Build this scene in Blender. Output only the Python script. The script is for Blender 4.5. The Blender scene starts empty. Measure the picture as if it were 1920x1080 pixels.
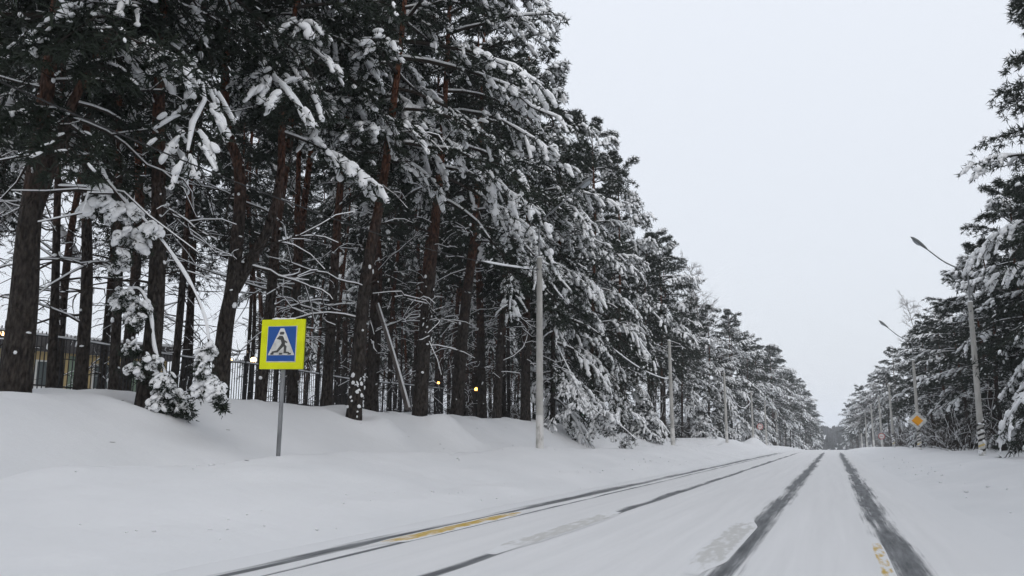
import bpy, math, random
import numpy as np

# ------------------------------------------------------------------ camera, sky, sun, exposure
scene = bpy.context.scene
YAW, PITCH, EYE, FPX = 20.35, 10.17, 1.2, 1600.0          # degrees, degrees, metres, pixels at 1920 wide
cam_data = bpy.data.cameras.new("camera")
cam_data.sensor_width = 36.0
cam_data.lens = FPX / 1920.0 * 36.0
cam_data.clip_start = 0.1
cam_data.clip_end = 6000.0
cam = bpy.data.objects.new("camera", cam_data)
scene.collection.objects.link(cam)
cam.location = (0.0, 0.0, EYE)
cam.rotation_euler = (math.radians(90.0 + PITCH), 0.0, math.radians(YAW))
scene.camera = cam

SUN_EL, SUN_AZ = 38.0, 150.0                              # azimuth clockwise from +Y (road direction)
world = bpy.data.worlds.new("World")
scene.world = world
world.use_nodes = True
wn, wl = world.node_tree.nodes, world.node_tree.links
wn.clear()
w_out = wn.new("ShaderNodeOutputWorld")
w_mix = wn.new("ShaderNodeMixShader")
w_sky = wn.new("ShaderNodeBackground")
w_cloud = wn.new("ShaderNodeBackground")
sky = wn.new("ShaderNodeTexSky")
sky.sky_type = "NISHITA"
sky.sun_disc = False
sky.sun_elevation = math.radians(SUN_EL)
sky.sun_rotation = math.radians(SUN_AZ)
sky.dust_density = 4.0
wl.new(sky.outputs[0], w_sky.inputs[0])
w_sky.inputs[1].default_value = 0.1
w_co = wn.new("ShaderNodeTexCoord")
w_sep = wn.new("ShaderNodeSeparateXYZ")
w_ramp = wn.new("ShaderNodeValToRGB")
wl.new(w_co.outputs["Generated"], w_sep.inputs[0])
wl.new(w_sep.outputs[2], w_ramp.inputs[0])
w_ramp.color_ramp.elements[0].position = 0.0
w_ramp.color_ramp.elements[0].color = (0.755, 0.787, 0.835, 1)
w_ramp.color_ramp.elements[1].position = 0.5
w_ramp.color_ramp.elements[1].color = (0.84, 0.878, 0.945, 1)
wl.new(w_ramp.outputs[0], w_cloud.inputs[0])
w_cloud.inputs[1].default_value = 1.0
w_mix.inputs[0].default_value = 0.88                       # thick even cloud over the clear sky
wl.new(w_sky.outputs[0], w_mix.inputs[1])
wl.new(w_cloud.outputs[0], w_mix.inputs[2])
wl.new(w_mix.outputs[0], w_out.inputs[0])

sun_data = bpy.data.lights.new("sun", "SUN")
sun_data.energy = 0.5
sun_data.angle = math.radians(60.0)
sun_data.color = (1.0, 0.97, 0.93)
sun = bpy.data.objects.new("sun", sun_data)
scene.collection.objects.link(sun)
sun.rotation_euler = (math.radians(90.0 - SUN_EL), 0.0, math.radians(180.0 - SUN_AZ))
sun.location = (20, -40, 40)

vs = scene.view_settings
vs.view_transform = "Standard"
vs.look = "None"
vs.exposure = 0.17
vs.gamma = 1.0
vs.use_curve_mapping = False
scene.cycles.max_bounces = 5
scene.cycles.diffuse_bounces = 2
scene.cycles.volume_bounces = 1
scene.cycles.use_adaptive_sampling = True
scene.cycles.adaptive_threshold = 0.03
scene.cycles.use_denoising = True
for _d in ("OPENIMAGEDENOISE",):
    try:
        scene.cycles.denoiser = _d
    except Exception:
        pass

# ------------------------------------------------------------------ small helpers
COL = scene.collection
TH, PT = math.radians(YAW), math.radians(PITCH)
F0 = np.array([-math.sin(TH), math.cos(TH), 0.0])
RV = np.array([math.cos(TH), math.sin(TH), 0.0])
ZV = np.array([0.0, 0.0, 1.0])
FV = F0 * math.cos(PT) + ZV * math.sin(PT)
UV = -F0 * math.sin(PT) + ZV * math.cos(PT)
EYEV = np.array([0.0, 0.0, EYE])


def at_x(px, py, X):
    """survey point: where the sight line of a photo pixel meets the vertical plane x = X"""
    d = FV * FPX + RV * (px - 960) + UV * (540 - py)
    return EYEV + d * (X / d[0])


def at_depth(px, py, dist):
    """survey point at a horizontal distance along the viewing direction"""
    d = FV * FPX + RV * (px - 960) + UV * (540 - py)
    return EYEV + d * (dist / (d @ F0))


def h_depth(q):
    return float((np.asarray(q) - EYEV) @ F0)


def _hash(ix, iy, seed):
    n = (ix * 374761393 + iy * 668265263 + seed * 1442695041) & 0xFFFFFFFF
    n = ((n ^ (n >> 13)) * 1274126177) & 0xFFFFFFFF
    return ((n ^ (n >> 16)) & 0xFFFF) / 65535.0


def vnoise(x, y, seed=0):
    x = np.asarray(x, float); y = np.asarray(y, float)
    ix = np.floor(x).astype(np.int64); iy = np.floor(y).astype(np.int64)
    fx = x - ix; fy = y - iy
    fx = fx * fx * fx * (fx * (fx * 6 - 15) + 10); fy = fy * fy * fy * (fy * (fy * 6 - 15) + 10)
    a = _hash(ix, iy, seed); b = _hash(ix + 1, iy, seed); c = _hash(ix, iy + 1, seed); d = _hash(ix + 1, iy + 1, seed)
    return (a + (b - a) * fx) * (1 - fy) + (c + (d - c) * fx) * fy - 0.5


def sstep(a, b, x):
    t = np.clip((np.asarray(x, float) - a) / (b - a), 0, 1)
    return t * t * (3 - 2 * t)


def road_z(y):
    y = np.asarray(y, float)
    z = -0.00006 * np.maximum(y - 90, 0) ** 2
    far = -2.65 - 0.022 * (y - 300)
    return np.where(y < 300, z, np.maximum(far, -6.0))


WELLS = []


def ground_z(x, y):
    x = np.asarray(x, float); y = np.asarray(y, float)
    base = road_z(y)
    # left verge: ploughed snow climbing to a ridge on the lamp line, then the bank of the wood
    wob = 0.35 * vnoise(y * 0.16, 0 * y + 3.1, 5)
    xl = -x + wob
    ridge = 0.84 - 0.26 * sstep(15, 6, y) - 0.12 * sstep(60, 90, y)
    vl = ridge * sstep(5.75, 10.1, xl) ** 0.8
    vl = vl - 0.20 * np.exp(-((xl - 10.9) / 0.5) ** 2)
    bank_h = 1.30 - 0.65 * sstep(48, 75, y) + 0.16 * vnoise(y * 0.12, x * 0.1, 8)
    vl = vl + bank_h * sstep(11.0, 14.4, xl) + 0.30 * sstep(15, 21, xl)
    # right verge
    xr = x + 0.3 * vnoise(y * 0.2, 0 * y + 9.7, 6)
    vr = 0.50 * sstep(1.9, 5.6, xr) + 0.12 * sstep(6.5, 12, xr)
    sx = x + 0.5 * vnoise(y * 0.45, 0 * y + 1.3, 41)
    h = base + vl + vr - 0.07 * (1 - sstep(5.5, 6.9, -sx)) * (1 - sstep(1.4, 2.8, sx))
    # drifts, lumps and the mounds seen on the left verge
    outside = np.clip(sstep(6.0, 7.5, -x) + sstep(2.2, 3.5, x), 0, 1)
    near = 1 - sstep(60, 140, y)
    h = h + outside * near * (0.12 * vnoise(x * 0.35, y * 0.22, 1) + 0.07 * vnoise(x * 0.9, y * 0.55, 2) + 0.03 * vnoise(x * 2.7, y * 2.0, 3) + 0.012 * vnoise(x * 6.5, y * 5.0, 4))
    h = h + 0.11 * np.exp(-((x + 9.75) / 0.30) ** 4 - ((y - 9.0) / 1.2) ** 2)
    h = h + 0.12 * np.exp(-((x + 10.5) / 0.30) ** 4 - ((y - 9.3) / 1.0) ** 2)
    rn = 1 - np.abs(2 * vnoise(x * 1.1 + 0.4 * y, y * 0.5, 14))
    h = h + 0.07 * outside * near * (rn ** 4) * np.exp(-((x + 10.3) / 1.5) ** 2)
    h = h - 0.035 * np.exp(-((x + 7.35 + 0.15 * vnoise(y * 0.3, 0 * y, 17)) / 0.10) ** 2) * sstep(2, 5, y) * sstep(22, 14, y) * (0.6 + vnoise(y * 1.2, x, 18))
    h = h + 0.10 * near * np.exp(-((x + 10.05 + wob * 0.5) / 0.3) ** 2) * (0.6 + vnoise(y * 0.9, x, 12))
    h = h + 0.55 * np.exp(-((x + 12.6) / 0.8) ** 2 - ((y - 27.6) / 1.2) ** 2)      # mound at the pine foot
    h = h + 0.35 * np.exp(-((x + 12.7) / 0.7) ** 2 - ((y - 23.2) / 1.0) ** 2)
    h = h + 1.0 * np.exp(-((x + 9.2) / 1.3) ** 2 - ((y - 112) / 4.0) ** 2)         # heap by the side road
    h = h + 0.9 * np.exp(-((x + 11.5) / 2.2) ** 2 - ((y - 96) / 9.0) ** 2)
    # ploughed edge: low broken windrow with clods
    wr = np.exp(-((x + 6.75 + 0.5 * vnoise(y * 0.4, 0 * y, 61)) / 0.35) ** 2) + 0.9 * np.exp(-((x - 3.0 + 0.5 * vnoise(y * 0.4, 0 * y, 62)) / 0.4) ** 2)
    h = h + near * wr * (0.035 + 0.10 * np.maximum(vnoise(x * 3.1, y * 2.3, 63), 0) + 0.05 * vnoise(x * 1.2, y * 0.8, 64))
    for wx, wy in WELLS:                                                          # hollows round the stems
        d2 = (x - wx) ** 2 + (y - wy) ** 2
        h = h - 0.20 * np.exp(-d2 / 0.30) + 0.09 * np.exp(-((np.sqrt(d2) - 1.0) / 0.35) ** 2)
    # far hills closing the road
    h = h + (12.5 + 4 * vnoise(x * 0.006, y * 0.004, 22)) * sstep(430, 760, y) + 26.0 * sstep(800, 2600, y) * 0.5
    return h


def gz(x, y):
    return float(ground_z(np.array([x]), np.array([y]))[0])


class MB:
    """collects triangles, builds one mesh"""
    def __init__(s):
        s.v = []; s.f = []; s.n = 0

    def add(s, v, f):
        v = np.asarray(v, float).reshape(-1, 3); f = np.asarray(f, np.int64)
        if f.size == 0:
            return
        if f.shape[1] == 4:
            f = np.concatenate([f[:, [0, 1, 2]], f[:, [0, 2, 3]]])
        s.v.append(v); s.f.append(f + s.n); s.n += len(v)

    def mesh(s, name, smooth=True):
        v = np.concatenate(s.v); f = np.concatenate(s.f)
        me = bpy.data.meshes.new(name)
        me.vertices.add(len(v)); me.vertices.foreach_set("co", v.astype(np.float32).ravel())
        me.loops.add(f.size); me.loops.foreach_set("vertex_index", f.astype(np.int32).ravel())
        me.polygons.add(len(f)); me.polygons.foreach_set("loop_start", np.arange(0, f.size, 3, dtype=np.int32))
        me.polygons.foreach_set("use_smooth", np.full(len(f), smooth))
        me.update(calc_edges=True)
        return me

    def box(s, c, d, rot=None):
        c = np.asarray(c, float); d = np.asarray(d, float) / 2
        q = np.array([[x, y, z] for x in (-1, 1) for y in (-1, 1) for z in (-1, 1)], float) * d
        if rot is not None:
            q = q @ np.asarray(rot).T
        s.add(q + c, [[0, 1, 3, 2], [4, 6, 7, 5], [0, 4, 5, 1], [2, 3, 7, 6], [0, 2, 6, 4], [1, 5, 7, 3]])
        return s

    def tube(s, pts, rad, sides=8, caps=True):
        P = np.asarray(pts, float)[None]; R = np.broadcast_to(np.asarray(rad, float), (P.shape[1],))[None]
        v, f = tubes(P, R, sides)
        base = len(v)
        s.add(v, f)
        if caps:
            n = P.shape[1]
            a = np.arange(sides)
            s.add(np.vstack([v[:sides], P[0, 0]]), [[(k + 1) % sides, k, sides] for k in a])
            s.add(np.vstack([v[(n - 1) * sides:n * sides], P[0, -1]]), [[k, (k + 1) % sides, sides] for k in a])
        return s

    def poly(s, pts2, y, flip=False):
        """flat convex polygon in the x-z plane, fan of triangles"""
        p = np.array([[a, y, b] for a, b in pts2], float)
        k = len(p)
        f = [[0, i, i + 1] for i in range(1, k - 1)]
        s.add(p, f)
        return s


def norm(a):
    return a / np.maximum(np.linalg.norm(a, axis=-1, keepdims=True), 1e-9)


def tubes(P, R, sides):
    """P (M,N,3) centre lines, R (M,N) radii -> verts, quads"""
    P = np.asarray(P, float); R = np.asarray(R, float)
    M, N, _ = P.shape
    T = np.empty_like(P)
    T[:, 1:-1] = P[:, 2:] - P[:, :-2]
    T[:, 0] = P[:, 1] - P[:, 0]; T[:, -1] = P[:, -1] - P[:, -2]
    T = norm(T)
    ref = np.where(np.abs(T[:, :1, 2:3]) > 0.85, np.array([1.0, 0, 0]), np.array([0, 0, 1.0]))
    Ux = norm(np.cross(T, np.broadcast_to(ref, T.shape)))
    Vx = np.cross(Ux, T)
    a = np.arange(sides) * 2 * math.pi / sides
    V = P[:, :, None] + R[:, :, None, None] * (np.cos(a)[None, None, :, None] * Ux[:, :, None] + np.sin(a)[None, None, :, None] * Vx[:, :, None])
    idx = np.arange(M * N * sides).reshape(M, N, sides)
    q = np.stack([idx[:, :-1], np.roll(idx[:, :-1], -1, 2), np.roll(idx[:, 1:], -1, 2), idx[:, 1:]], -1).reshape(-1, 4)
    return V.reshape(-1, 3), q


# ------------------------------------------------------------------ materials
MATS = {}


def mat(name, color, rough=0.8, metal=0.0, spec=0.3, emit=None, emit_strength=0.0):
    m = bpy.data.materials.new(name); m.use_nodes = True
    b = m.node_tree.nodes["Principled BSDF"]
    b.inputs["Base Color"].default_value = (*color, 1)
    b.inputs["Roughness"].default_value = rough
    b.inputs["Metallic"].default_value = metal
    b.inputs["Specular IOR Level"].default_value = spec
    if emit:
        b.inputs["Emission Color"].default_value = (*emit, 1)
        b.inputs["Emission Strength"].default_value = emit_strength
    MATS[name] = m
    return m


def noise_colour(m, stops, scale=5.0, detail=4.0, stretch=(1, 1, 1), bump=0.0, bump_scale=None, coord="Object"):
    """colour from a noise ramp on object coordinates, optional bump"""
    nt = m.node_tree; N, L = nt.nodes, nt.links
    b = N["Principled BSDF"]
    co = N.new("ShaderNodeTexCoord"); mp = N.new("ShaderNodeMapping")
    mp.inputs["Scale"].default_value = stretch
    L.new(co.outputs[coord], mp.inputs[0])
    nz = N.new("ShaderNodeTexNoise"); nz.inputs["Scale"].default_value = scale; nz.inputs["Detail"].default_value = detail
    L.new(mp.outputs[0], nz.inputs[0])
    rp = N.new("ShaderNodeValToRGB")
    els = rp.color_ramp.elements
    while len(els) < len(stops):
        els.new(0.5)
    for e, (p, c) in zip(els, stops):
        e.position = p; e.color = (*c, 1)
    L.new(nz.outputs[0], rp.inputs[0]); L.new(rp.outputs[0], b.inputs["Base Color"])
    if bump:
        nb = N.new("ShaderNodeTexNoise"); nb.inputs["Scale"].default_value = bump_scale or scale; nb.inputs["Detail"].default_value = 8
        L.new(mp.outputs[0], nb.inputs[0])
        bp = N.new("ShaderNodeBump"); bp.inputs["Strength"].default_value = bump; bp.inputs["Distance"].default_value = 0.03
        L.new(nb.outputs[0], bp.inputs["Height"]); L.new(bp.outputs[0], b.inputs["Normal"])
    return rp


def math_node(nt, op, a, b=None, c=None):
    n = nt.nodes.new("ShaderNodeMath"); n.operation = op
    for i, q in enumerate((a, b, c)):
        if q is None:
            continue
        if isinstance(q, (int, float)):
            n.inputs[i].default_value = q
        else:
            nt.links.new(q, n.inputs[i])
    return n.outputs[0]


snow_ground = mat("snow_ground", (0.80, 0.825, 0.86), 0.75, spec=0.2)
noise_colour(snow_ground, [(0.3, (0.73, 0.738, 0.752)), (0.7, (0.79, 0.795, 0.808))], 0.6, 6, (1, 0.6, 1), 0.6, 6.0)
snow_tree = mat("snow_on_trees", (0.91, 0.92, 0.935), 0.8, spec=0.15)
needles = mat("pine_needles", (0.03, 0.045, 0.028), 0.65, spec=0.25)
noise_colour(needles, [(0.3, (0.009, 0.015, 0.010)), (0.55, (0.017, 0.026, 0.016)), (0.8, (0.030, 0.038, 0.022))], 1.3, 3)
twig = mat("twig_bark", (0.032, 0.026, 0.022), 0.9, spec=0.1)
birch_twig = mat("birch_twigs", (0.16, 0.145, 0.14), 0.9, spec=0.1)
shrub_twig = mat("shrub_twigs", (0.052, 0.042, 0.035), 0.9, spec=0.1)

# Scots pine bark: grey-brown plates below, orange flakes higher up the stem
bark = mat("pine_bark", (0.05, 0.04, 0.035), 0.9, spec=0.12)


def build_bark(m, low, high, z0, z1):
    nt = m.node_tree; N, L = nt.nodes, nt.links; b = N["Principled BSDF"]
    co = N.new("ShaderNodeTexCoord"); mp = N.new("ShaderNodeMapping"); mp.inputs["Scale"].default_value = (1, 1, 0.42)
    L.new(co.outputs["Object"], mp.inputs[0])
    vo = N.new("ShaderNodeTexVoronoi"); vo.inputs["Scale"].default_value = 14.0
    L.new(mp.outputs[0], vo.inputs[0])
    nz = N.new("ShaderNodeTexNoise"); nz.inputs["Scale"].default_value = 16.0; nz.inputs["Detail"].default_value = 6
    L.new(mp.outputs[0], nz.inputs[0])
    sep = N.new("ShaderNodeSeparateXYZ"); L.new(co.outputs["Object"], sep.inputs[0])
    big = N.new("ShaderNodeTexNoise"); big.inputs["Scale"].default_value = 0.8; big.inputs["Detail"].default_value = 3
    L.new(co.outputs["Object"], big.inputs[0])
    hz = math_node(nt, "ADD", sep.outputs[2], math_node(nt, "MULTIPLY", math_node(nt, "SUBTRACT", big.outputs[0], 0.5), 7.0))
    fac = N.new("ShaderNodeMapRange"); fac.inputs[1].default_value = z0; fac.inputs[2].default_value = z1
    L.new(hz, fac.inputs[0])

    def ramp(stops):
        r = N.new("ShaderNodeValToRGB")
        for e, (p, c) in zip(r.color_ramp.elements, stops):
            e.position = p; e.color = (*c, 1)
        L.new(nz.outputs[0], r.inputs[0]); return r
    ra, rb = ramp(low), ramp(high)
    mx = N.new("ShaderNodeMix"); mx.data_type = "RGBA"
    L.new(fac.outputs[0], mx.inputs[0]); L.new(ra.outputs[0], mx.inputs[6]); L.new(rb.outputs[0], mx.inputs[7])
    L.new(mx.outputs[2], b.inputs["Base Color"])
    bp = N.new("ShaderNodeBump"); bp.inputs["Strength"].default_value = 1.0; bp.inputs["Distance"].default_value = 0.08
    L.new(vo.outputs["Distance"], bp.inputs["Height"]); L.new(bp.outputs[0], b.inputs["Normal"])


build_bark(bark, [(0.34, (0.017, 0.0145, 0.013)), (0.68, (0.066, 0.056, 0.049))],
           [(0.40, (0.050, 0.020, 0.012)), (0.64, (0.19, 0.075, 0.040))], 4.5, 9.0)
birch_bark = mat("birch_bark", (0.4, 0.39, 0.38), 0.8)
noise_colour(birch_bark, [(0.42, (0.05, 0.045, 0.045)), (0.52, (0.42, 0.41, 0.40))], 3.0, 4, (1, 1, 2.0))
concrete = mat("pole_concrete", (0.36, 0.35, 0.33), 0.9, spec=0.1)
noise_colour(concrete, [(0.3, (0.36, 0.355, 0.335)), (0.7, (0.52, 0.51, 0.485))], 4.0, 6, (1, 1, 0.4), 0.2, 30)
whitewash = mat("pole_whitewash", (0.66, 0.65, 0.62), 0.9, spec=0.1)
noise_colour(whitewash, [(0.35, (0.42, 0.41, 0.39)), (0.5, (0.68, 0.67, 0.65))], 6.0, 5, (1, 1, 0.5))
stripe_black = mat("stripe_black", (0.03, 0.028, 0.027), 0.8)
stripe_yellow = mat("stripe_yellow", (0.62, 0.50, 0.24), 0.7)
galvanised = mat("galvanised_steel", (0.30, 0.31, 0.32), 0.5, 0.6)
noise_colour(galvanised, [(0.3, (0.16, 0.165, 0.17)), (0.7, (0.34, 0.35, 0.36))], 8.0, 5, (1, 1, 0.3))
lamp_grey = mat("lamp_housing", (0.17, 0.18, 0.185), 0.55, 0.3)
lamp_glass = mat("lamp_glass", (0.30, 0.33, 0.35), 0.15, spec=0.5)
wire_mat = mat("cable_black", (0.02, 0.02, 0.02), 0.6)
sign_yellow = mat("sign_fluorescent_yellow", (0.78, 0.80, 0.0), 0.45)
noise_colour(sign_yellow, [(0.3, (0.66, 0.70, 0.0)), (0.6, (0.77, 0.82, 0.0))], 4, 5)
sign_blue = mat("sign_blue", (0.015, 0.085, 0.33), 0.4)
sign_white = mat("sign_white", (0.72, 0.72, 0.69), 0.45)
noise_colour(sign_white, [(0.35, (0.52, 0.52, 0.50)), (0.6, (0.74, 0.74, 0.71))], 6, 4)
sign_dark = mat("sign_figure", (0.075, 0.075, 0.07), 0.5)
sign_edge = mat("sign_edge_grey", (0.10, 0.105, 0.03), 0.6)
sign_orange = mat("sign_amber", (0.90, 0.38, 0.01), 0.4)
sign_red = mat("sign_red", (0.50, 0.03, 0.035), 0.4)
fence_black = mat("fence_paint", (0.018, 0.018, 0.02), 0.5)
wall_yellow = mat("render_yellow", (0.52, 0.40, 0.20), 0.9)
noise_colour(wall_yellow, [(0.3, (0.47, 0.355, 0.17)), (0.7, (0.56, 0.43, 0.22))], 1.2, 5)
wall_green = mat("panel_green", (0.22, 0.29, 0.22), 0.8)
window_glass = mat("window_glass", (0.10, 0.12, 0.12), 0.12, spec=0.6)
window_white = mat("window_frame_white", (0.70, 0.70, 0.68), 0.6)
roof_grey = mat("roof_sheet", (0.085, 0.08, 0.08), 0.7)
globe_warm = mat("lamp_globe_lit", (0.9, 0.7, 0.45), 0.4, emit=(1.0, 0.62, 0.27), emit_strength=7.0)
green_lit = mat("green_lamp_lit", (0.1, 0.7, 0.4), 0.4, emit=(0.10, 1.0, 0.50), emit_strength=5.0)
amber_lit = mat("amber_lamp_lit", (0.9, 0.5, 0.1), 0.4, emit=(1.0, 0.45, 0.10), emit_strength=6.0)
dead_log = mat("dead_log", (0.13, 0.115, 0.105), 0.9)
noise_colour(dead_log, [(0.3, (0.07, 0.06, 0.055)), (0.7, (0.17, 0.15, 0.14))], 6, 5, (1, 1, 0.2))
paint_yellow = mat("road_paint_yellow", (0.62, 0.42, 0.06), 0.7)
paint_white = mat("road_paint_white", (0.62, 0.61, 0.58), 0.7)
far_wood_mat = mat("far_wood", (0.045, 0.05, 0.045), 0.9)
noise_colour(far_wood_mat, [(0.35, (0.03, 0.034, 0.032)), (0.62, (0.06, 0.062, 0.06)), (0.75, (0.30, 0.31, 0.32))], 0.25, 5)

for _m, _c in ((paint_yellow, (0.56, 0.37, 0.06)), (paint_white, (0.57, 0.565, 0.55))):
    # paint showing through thin snow: the mesh's "cover" says how bare the bar is swept
    nt_ = _m.node_tree
    at_ = nt_.nodes.new("ShaderNodeAttribute"); at_.attribute_name = "cover"
    tc_ = nt_.nodes.new("ShaderNodeTexCoord"); mp_ = nt_.nodes.new("ShaderNodeMapping"); mp_.inputs["Scale"].default_value = (13, 2.6, 1)
    nt_.links.new(tc_.outputs["Object"], mp_.inputs[0])
    nz_ = nt_.nodes.new("ShaderNodeTexNoise"); nz_.inputs["Scale"].default_value = 1.0; nz_.inputs["Detail"].default_value = 7
    nt_.links.new(mp_.outputs[0], nz_.inputs[0])
    sm_ = math_node(nt_, "ADD", at_.outputs["Fac"], math_node(nt_, "MULTIPLY", math_node(nt_, "SUBTRACT", nz_.outputs[0], 0.5), 3.2))
    mr_ = nt_.nodes.new("ShaderNodeMapRange"); mr_.interpolation_type = "SMOOTHSTEP"
    mr_.inputs[1].default_value = 0.25; mr_.inputs[2].default_value = 1.15
    nt_.links.new(sm_, mr_.inputs[0])
    mx_ = nt_.nodes.new("ShaderNodeMix"); mx_.data_type = "RGBA"
    mx_.inputs[6].default_value = (0.755, 0.758, 0.768, 1); mx_.inputs[7].default_value = (*_c, 1)
    nt_.links.new(mr_.outputs[0], mx_.inputs[0]); nt_.links.new(mx_.outputs[2], nt_.nodes["Principled BSDF"].inputs["Base Color"])

# snowy road: packed snow worn through to asphalt along four wheel tracks
road_mat = mat("snowy_road", (0.78, 0.78, 0.79), 0.7, spec=0.25)
TRACKS = [(-5.37, 0.16), (-3.56, 0.10), (-1.06, 0.17), (0.60, 0.19), (-4.98, 0.045)]
nt = road_mat.node_tree
N_, L_ = nt.nodes, nt.links
b_ = N_["Principled BSDF"]
co_ = N_.new("ShaderNodeTexCoord")
sep_ = N_.new("ShaderNodeSeparateXYZ"); L_.new(co_.outputs["Object"], sep_.inputs[0])


def road_noise(scale, stretch, detail=5.0, rough=0.6):
    mp = N_.new("ShaderNodeMapping"); mp.inputs["Scale"].default_value = stretch
    L_.new(co_.outputs["Object"], mp.inputs[0])
    n = N_.new("ShaderNodeTexNoise"); n.inputs["Scale"].default_value = scale
    n.inputs["Detail"].default_value = detail; n.inputs["Roughness"].default_value = rough
    L_.new(mp.outputs[0], n.inputs[0])
    return n.outputs[0]


n_edge = road_noise(1.0, (12.0, 0.9, 1), 6, 0.65)
n_streak = road_noise(1.0, (16.0, 0.22, 1), 5, 0.6)
n_patch = road_noise(1.0, (1.6, 0.16, 1), 4, 0.55)
n_wander = road_noise(1.0, (0.2, 0.25, 1), 2, 0.5)
xw = math_node(nt, "ADD", sep_.outputs[0], math_node(nt, "MULTIPLY", math_node(nt, "SUBTRACT", n_wander, 0.5), 0.18))
nw = N_.new("ShaderNodeMapRange"); nw.inputs[1].default_value = 7; nw.inputs[2].default_value = 18; nw.inputs[3].default_value = 1.5; nw.inputs[4].default_value = 0.95
L_.new(sep_.outputs[1], nw.inputs[0])
near_w = nw.outputs[0]
total = None
for c, hw in TRACKS:
    d = math_node(nt, "ABSOLUTE", math_node(nt, "SUBTRACT", xw, c))
    k = math_node(nt, "DIVIDE", d, hw)                                   # 1 at the edge of the track
    k = math_node(nt, "MULTIPLY", k, near_w)
    total = k if total is None else math_node(nt, "MINIMUM", total, k)
wear = math_node(nt, "ADD", math_node(nt, "MULTIPLY", math_node(nt, "SUBTRACT", n_edge, 0.5), 0.9),
                 math_node(nt, "MULTIPLY", math_node(nt, "SUBTRACT", n_streak, 0.5), 2.4))
wear = math_node(nt, "ADD", wear, math_node(nt, "MULTIPLY", math_node(nt, "SUBTRACT", n_patch, 0.45), 2.2))
fade = N_.new("ShaderNodeMapRange"); fade.inputs[1].default_value = 88; fade.inputs[2].default_value = 125
fade.inputs[3].default_value = 0.0; fade.inputs[4].default_value = 2.5
L_.new(sep_.outputs[1], fade.inputs[0])
arg = math_node(nt, "ADD", math_node(nt, "ADD", total, wear), fade.outputs[0])
mr = N_.new("ShaderNodeMapRange"); mr.interpolation_type = "SMOOTHSTEP"
mr.inputs[1].default_value = 0.45; mr.inputs[2].default_value = 1.5; mr.inputs[3].default_value = 1.0; mr.inputs[4].default_value = 0.0
L_.new(arg, mr.inputs[0])
asph = N_.new("ShaderNodeValToRGB")
asph.color_ramp.elements[0].position = 0.3; asph.color_ramp.elements[0].color = (0.060, 0.065, 0.072, 1)
asph.color_ramp.elements[1].position = 0.75; asph.color_ramp.elements[1].color = (0.24, 0.25, 0.26, 1)
L_.new(n_edge, asph.inputs[0])
dirt = road_noise(1.0, (4.5, 0.12, 1), 7, 0.65)
snw = N_.new("ShaderNodeValToRGB")
snw.color_ramp.elements[0].position = 0.3; snw.color_ramp.elements[0].color = (0.715, 0.717, 0.724, 1)
snw.color_ramp.elements[1].position = 0.7; snw.color_ramp.elements[1].color = (0.79, 0.79, 0.797, 1)
L_.new(dirt, snw.inputs[0])
mxr = N_.new("ShaderNodeMix"); mxr.data_type = "RGBA"
eg = N_.new("ShaderNodeMapRange"); eg.interpolation_type = "SMOOTHSTEP"
eg.inputs[1].default_value = 2.9; eg.inputs[2].default_value = 3.9
L_.new(math_node(nt, "ABSOLUTE", math_node(nt, "ADD", sep_.outputs[0], 2.0)), eg.inputs[0])
mxe = N_.new("ShaderNodeMix"); mxe.data_type = "RGBA"; mxe.inputs[7].default_value = (0.76, 0.767, 0.78, 1)
L_.new(eg.outputs[0], mxe.inputs[0]); L_.new(snw.outputs[0], mxe.inputs[6])
L_.new(mr.outputs[0], mxr.inputs[0]); L_.new(mxe.outputs[2], mxr.inputs[6]); L_.new(asph.outputs[0], mxr.inputs[7])
L_.new(mxr.outputs[2], b_.inputs["Base Color"])
bpr = N_.new("ShaderNodeBump"); bpr.inputs["Strength"].default_value = 0.5; bpr.inputs["Distance"].default_value = 0.02
n_fine = road_noise(1.0, (7, 4, 1), 6, 0.65)
hgt = math_node(nt, "SUBTRACT", math_node(nt, "MULTIPLY", n_fine, 0.6), mr.outputs[0])
L_.new(hgt, bpr.inputs["Height"]); L_.new(bpr.outputs[0], b_.inputs["Normal"])


# ------------------------------------------------------------------ object helpers
def obj(name, me, material=None, parent=None, loc=None, rotz=None, kind=None):
    if isinstance(me, MB):
        me = me.mesh(name)
    if me is not None and material is not None and not me.materials:
        me.materials.append(material)
    o = bpy.data.objects.new(name, me)
    COL.objects.link(o)
    if parent is not None:
        o.parent = parent
    if loc is not None:
        o.location = loc
    if rotz is not None:
        o.rotation_euler = (0, 0, rotz)
    if kind:
        o["kind"] = kind
    return o


def tag(o, label, cat, group=None):
    o["label"] = label; o["category"] = cat
    if group:
        o["group"] = group
    return o


def thing(name, label, cat, loc=(0, 0, 0), rotz=0.0, group=None, scale=1.0):
    o = bpy.data.objects.new(name, None)
    COL.objects.link(o)
    o.location = tuple(float(q) for q in loc); o.rotation_euler = (0, 0, rotz); o.scale = scale if isinstance(scale, tuple) else (scale,) * 3
    o.empty_display_size = 0.3
    return tag(o, label, cat, group)


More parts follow.
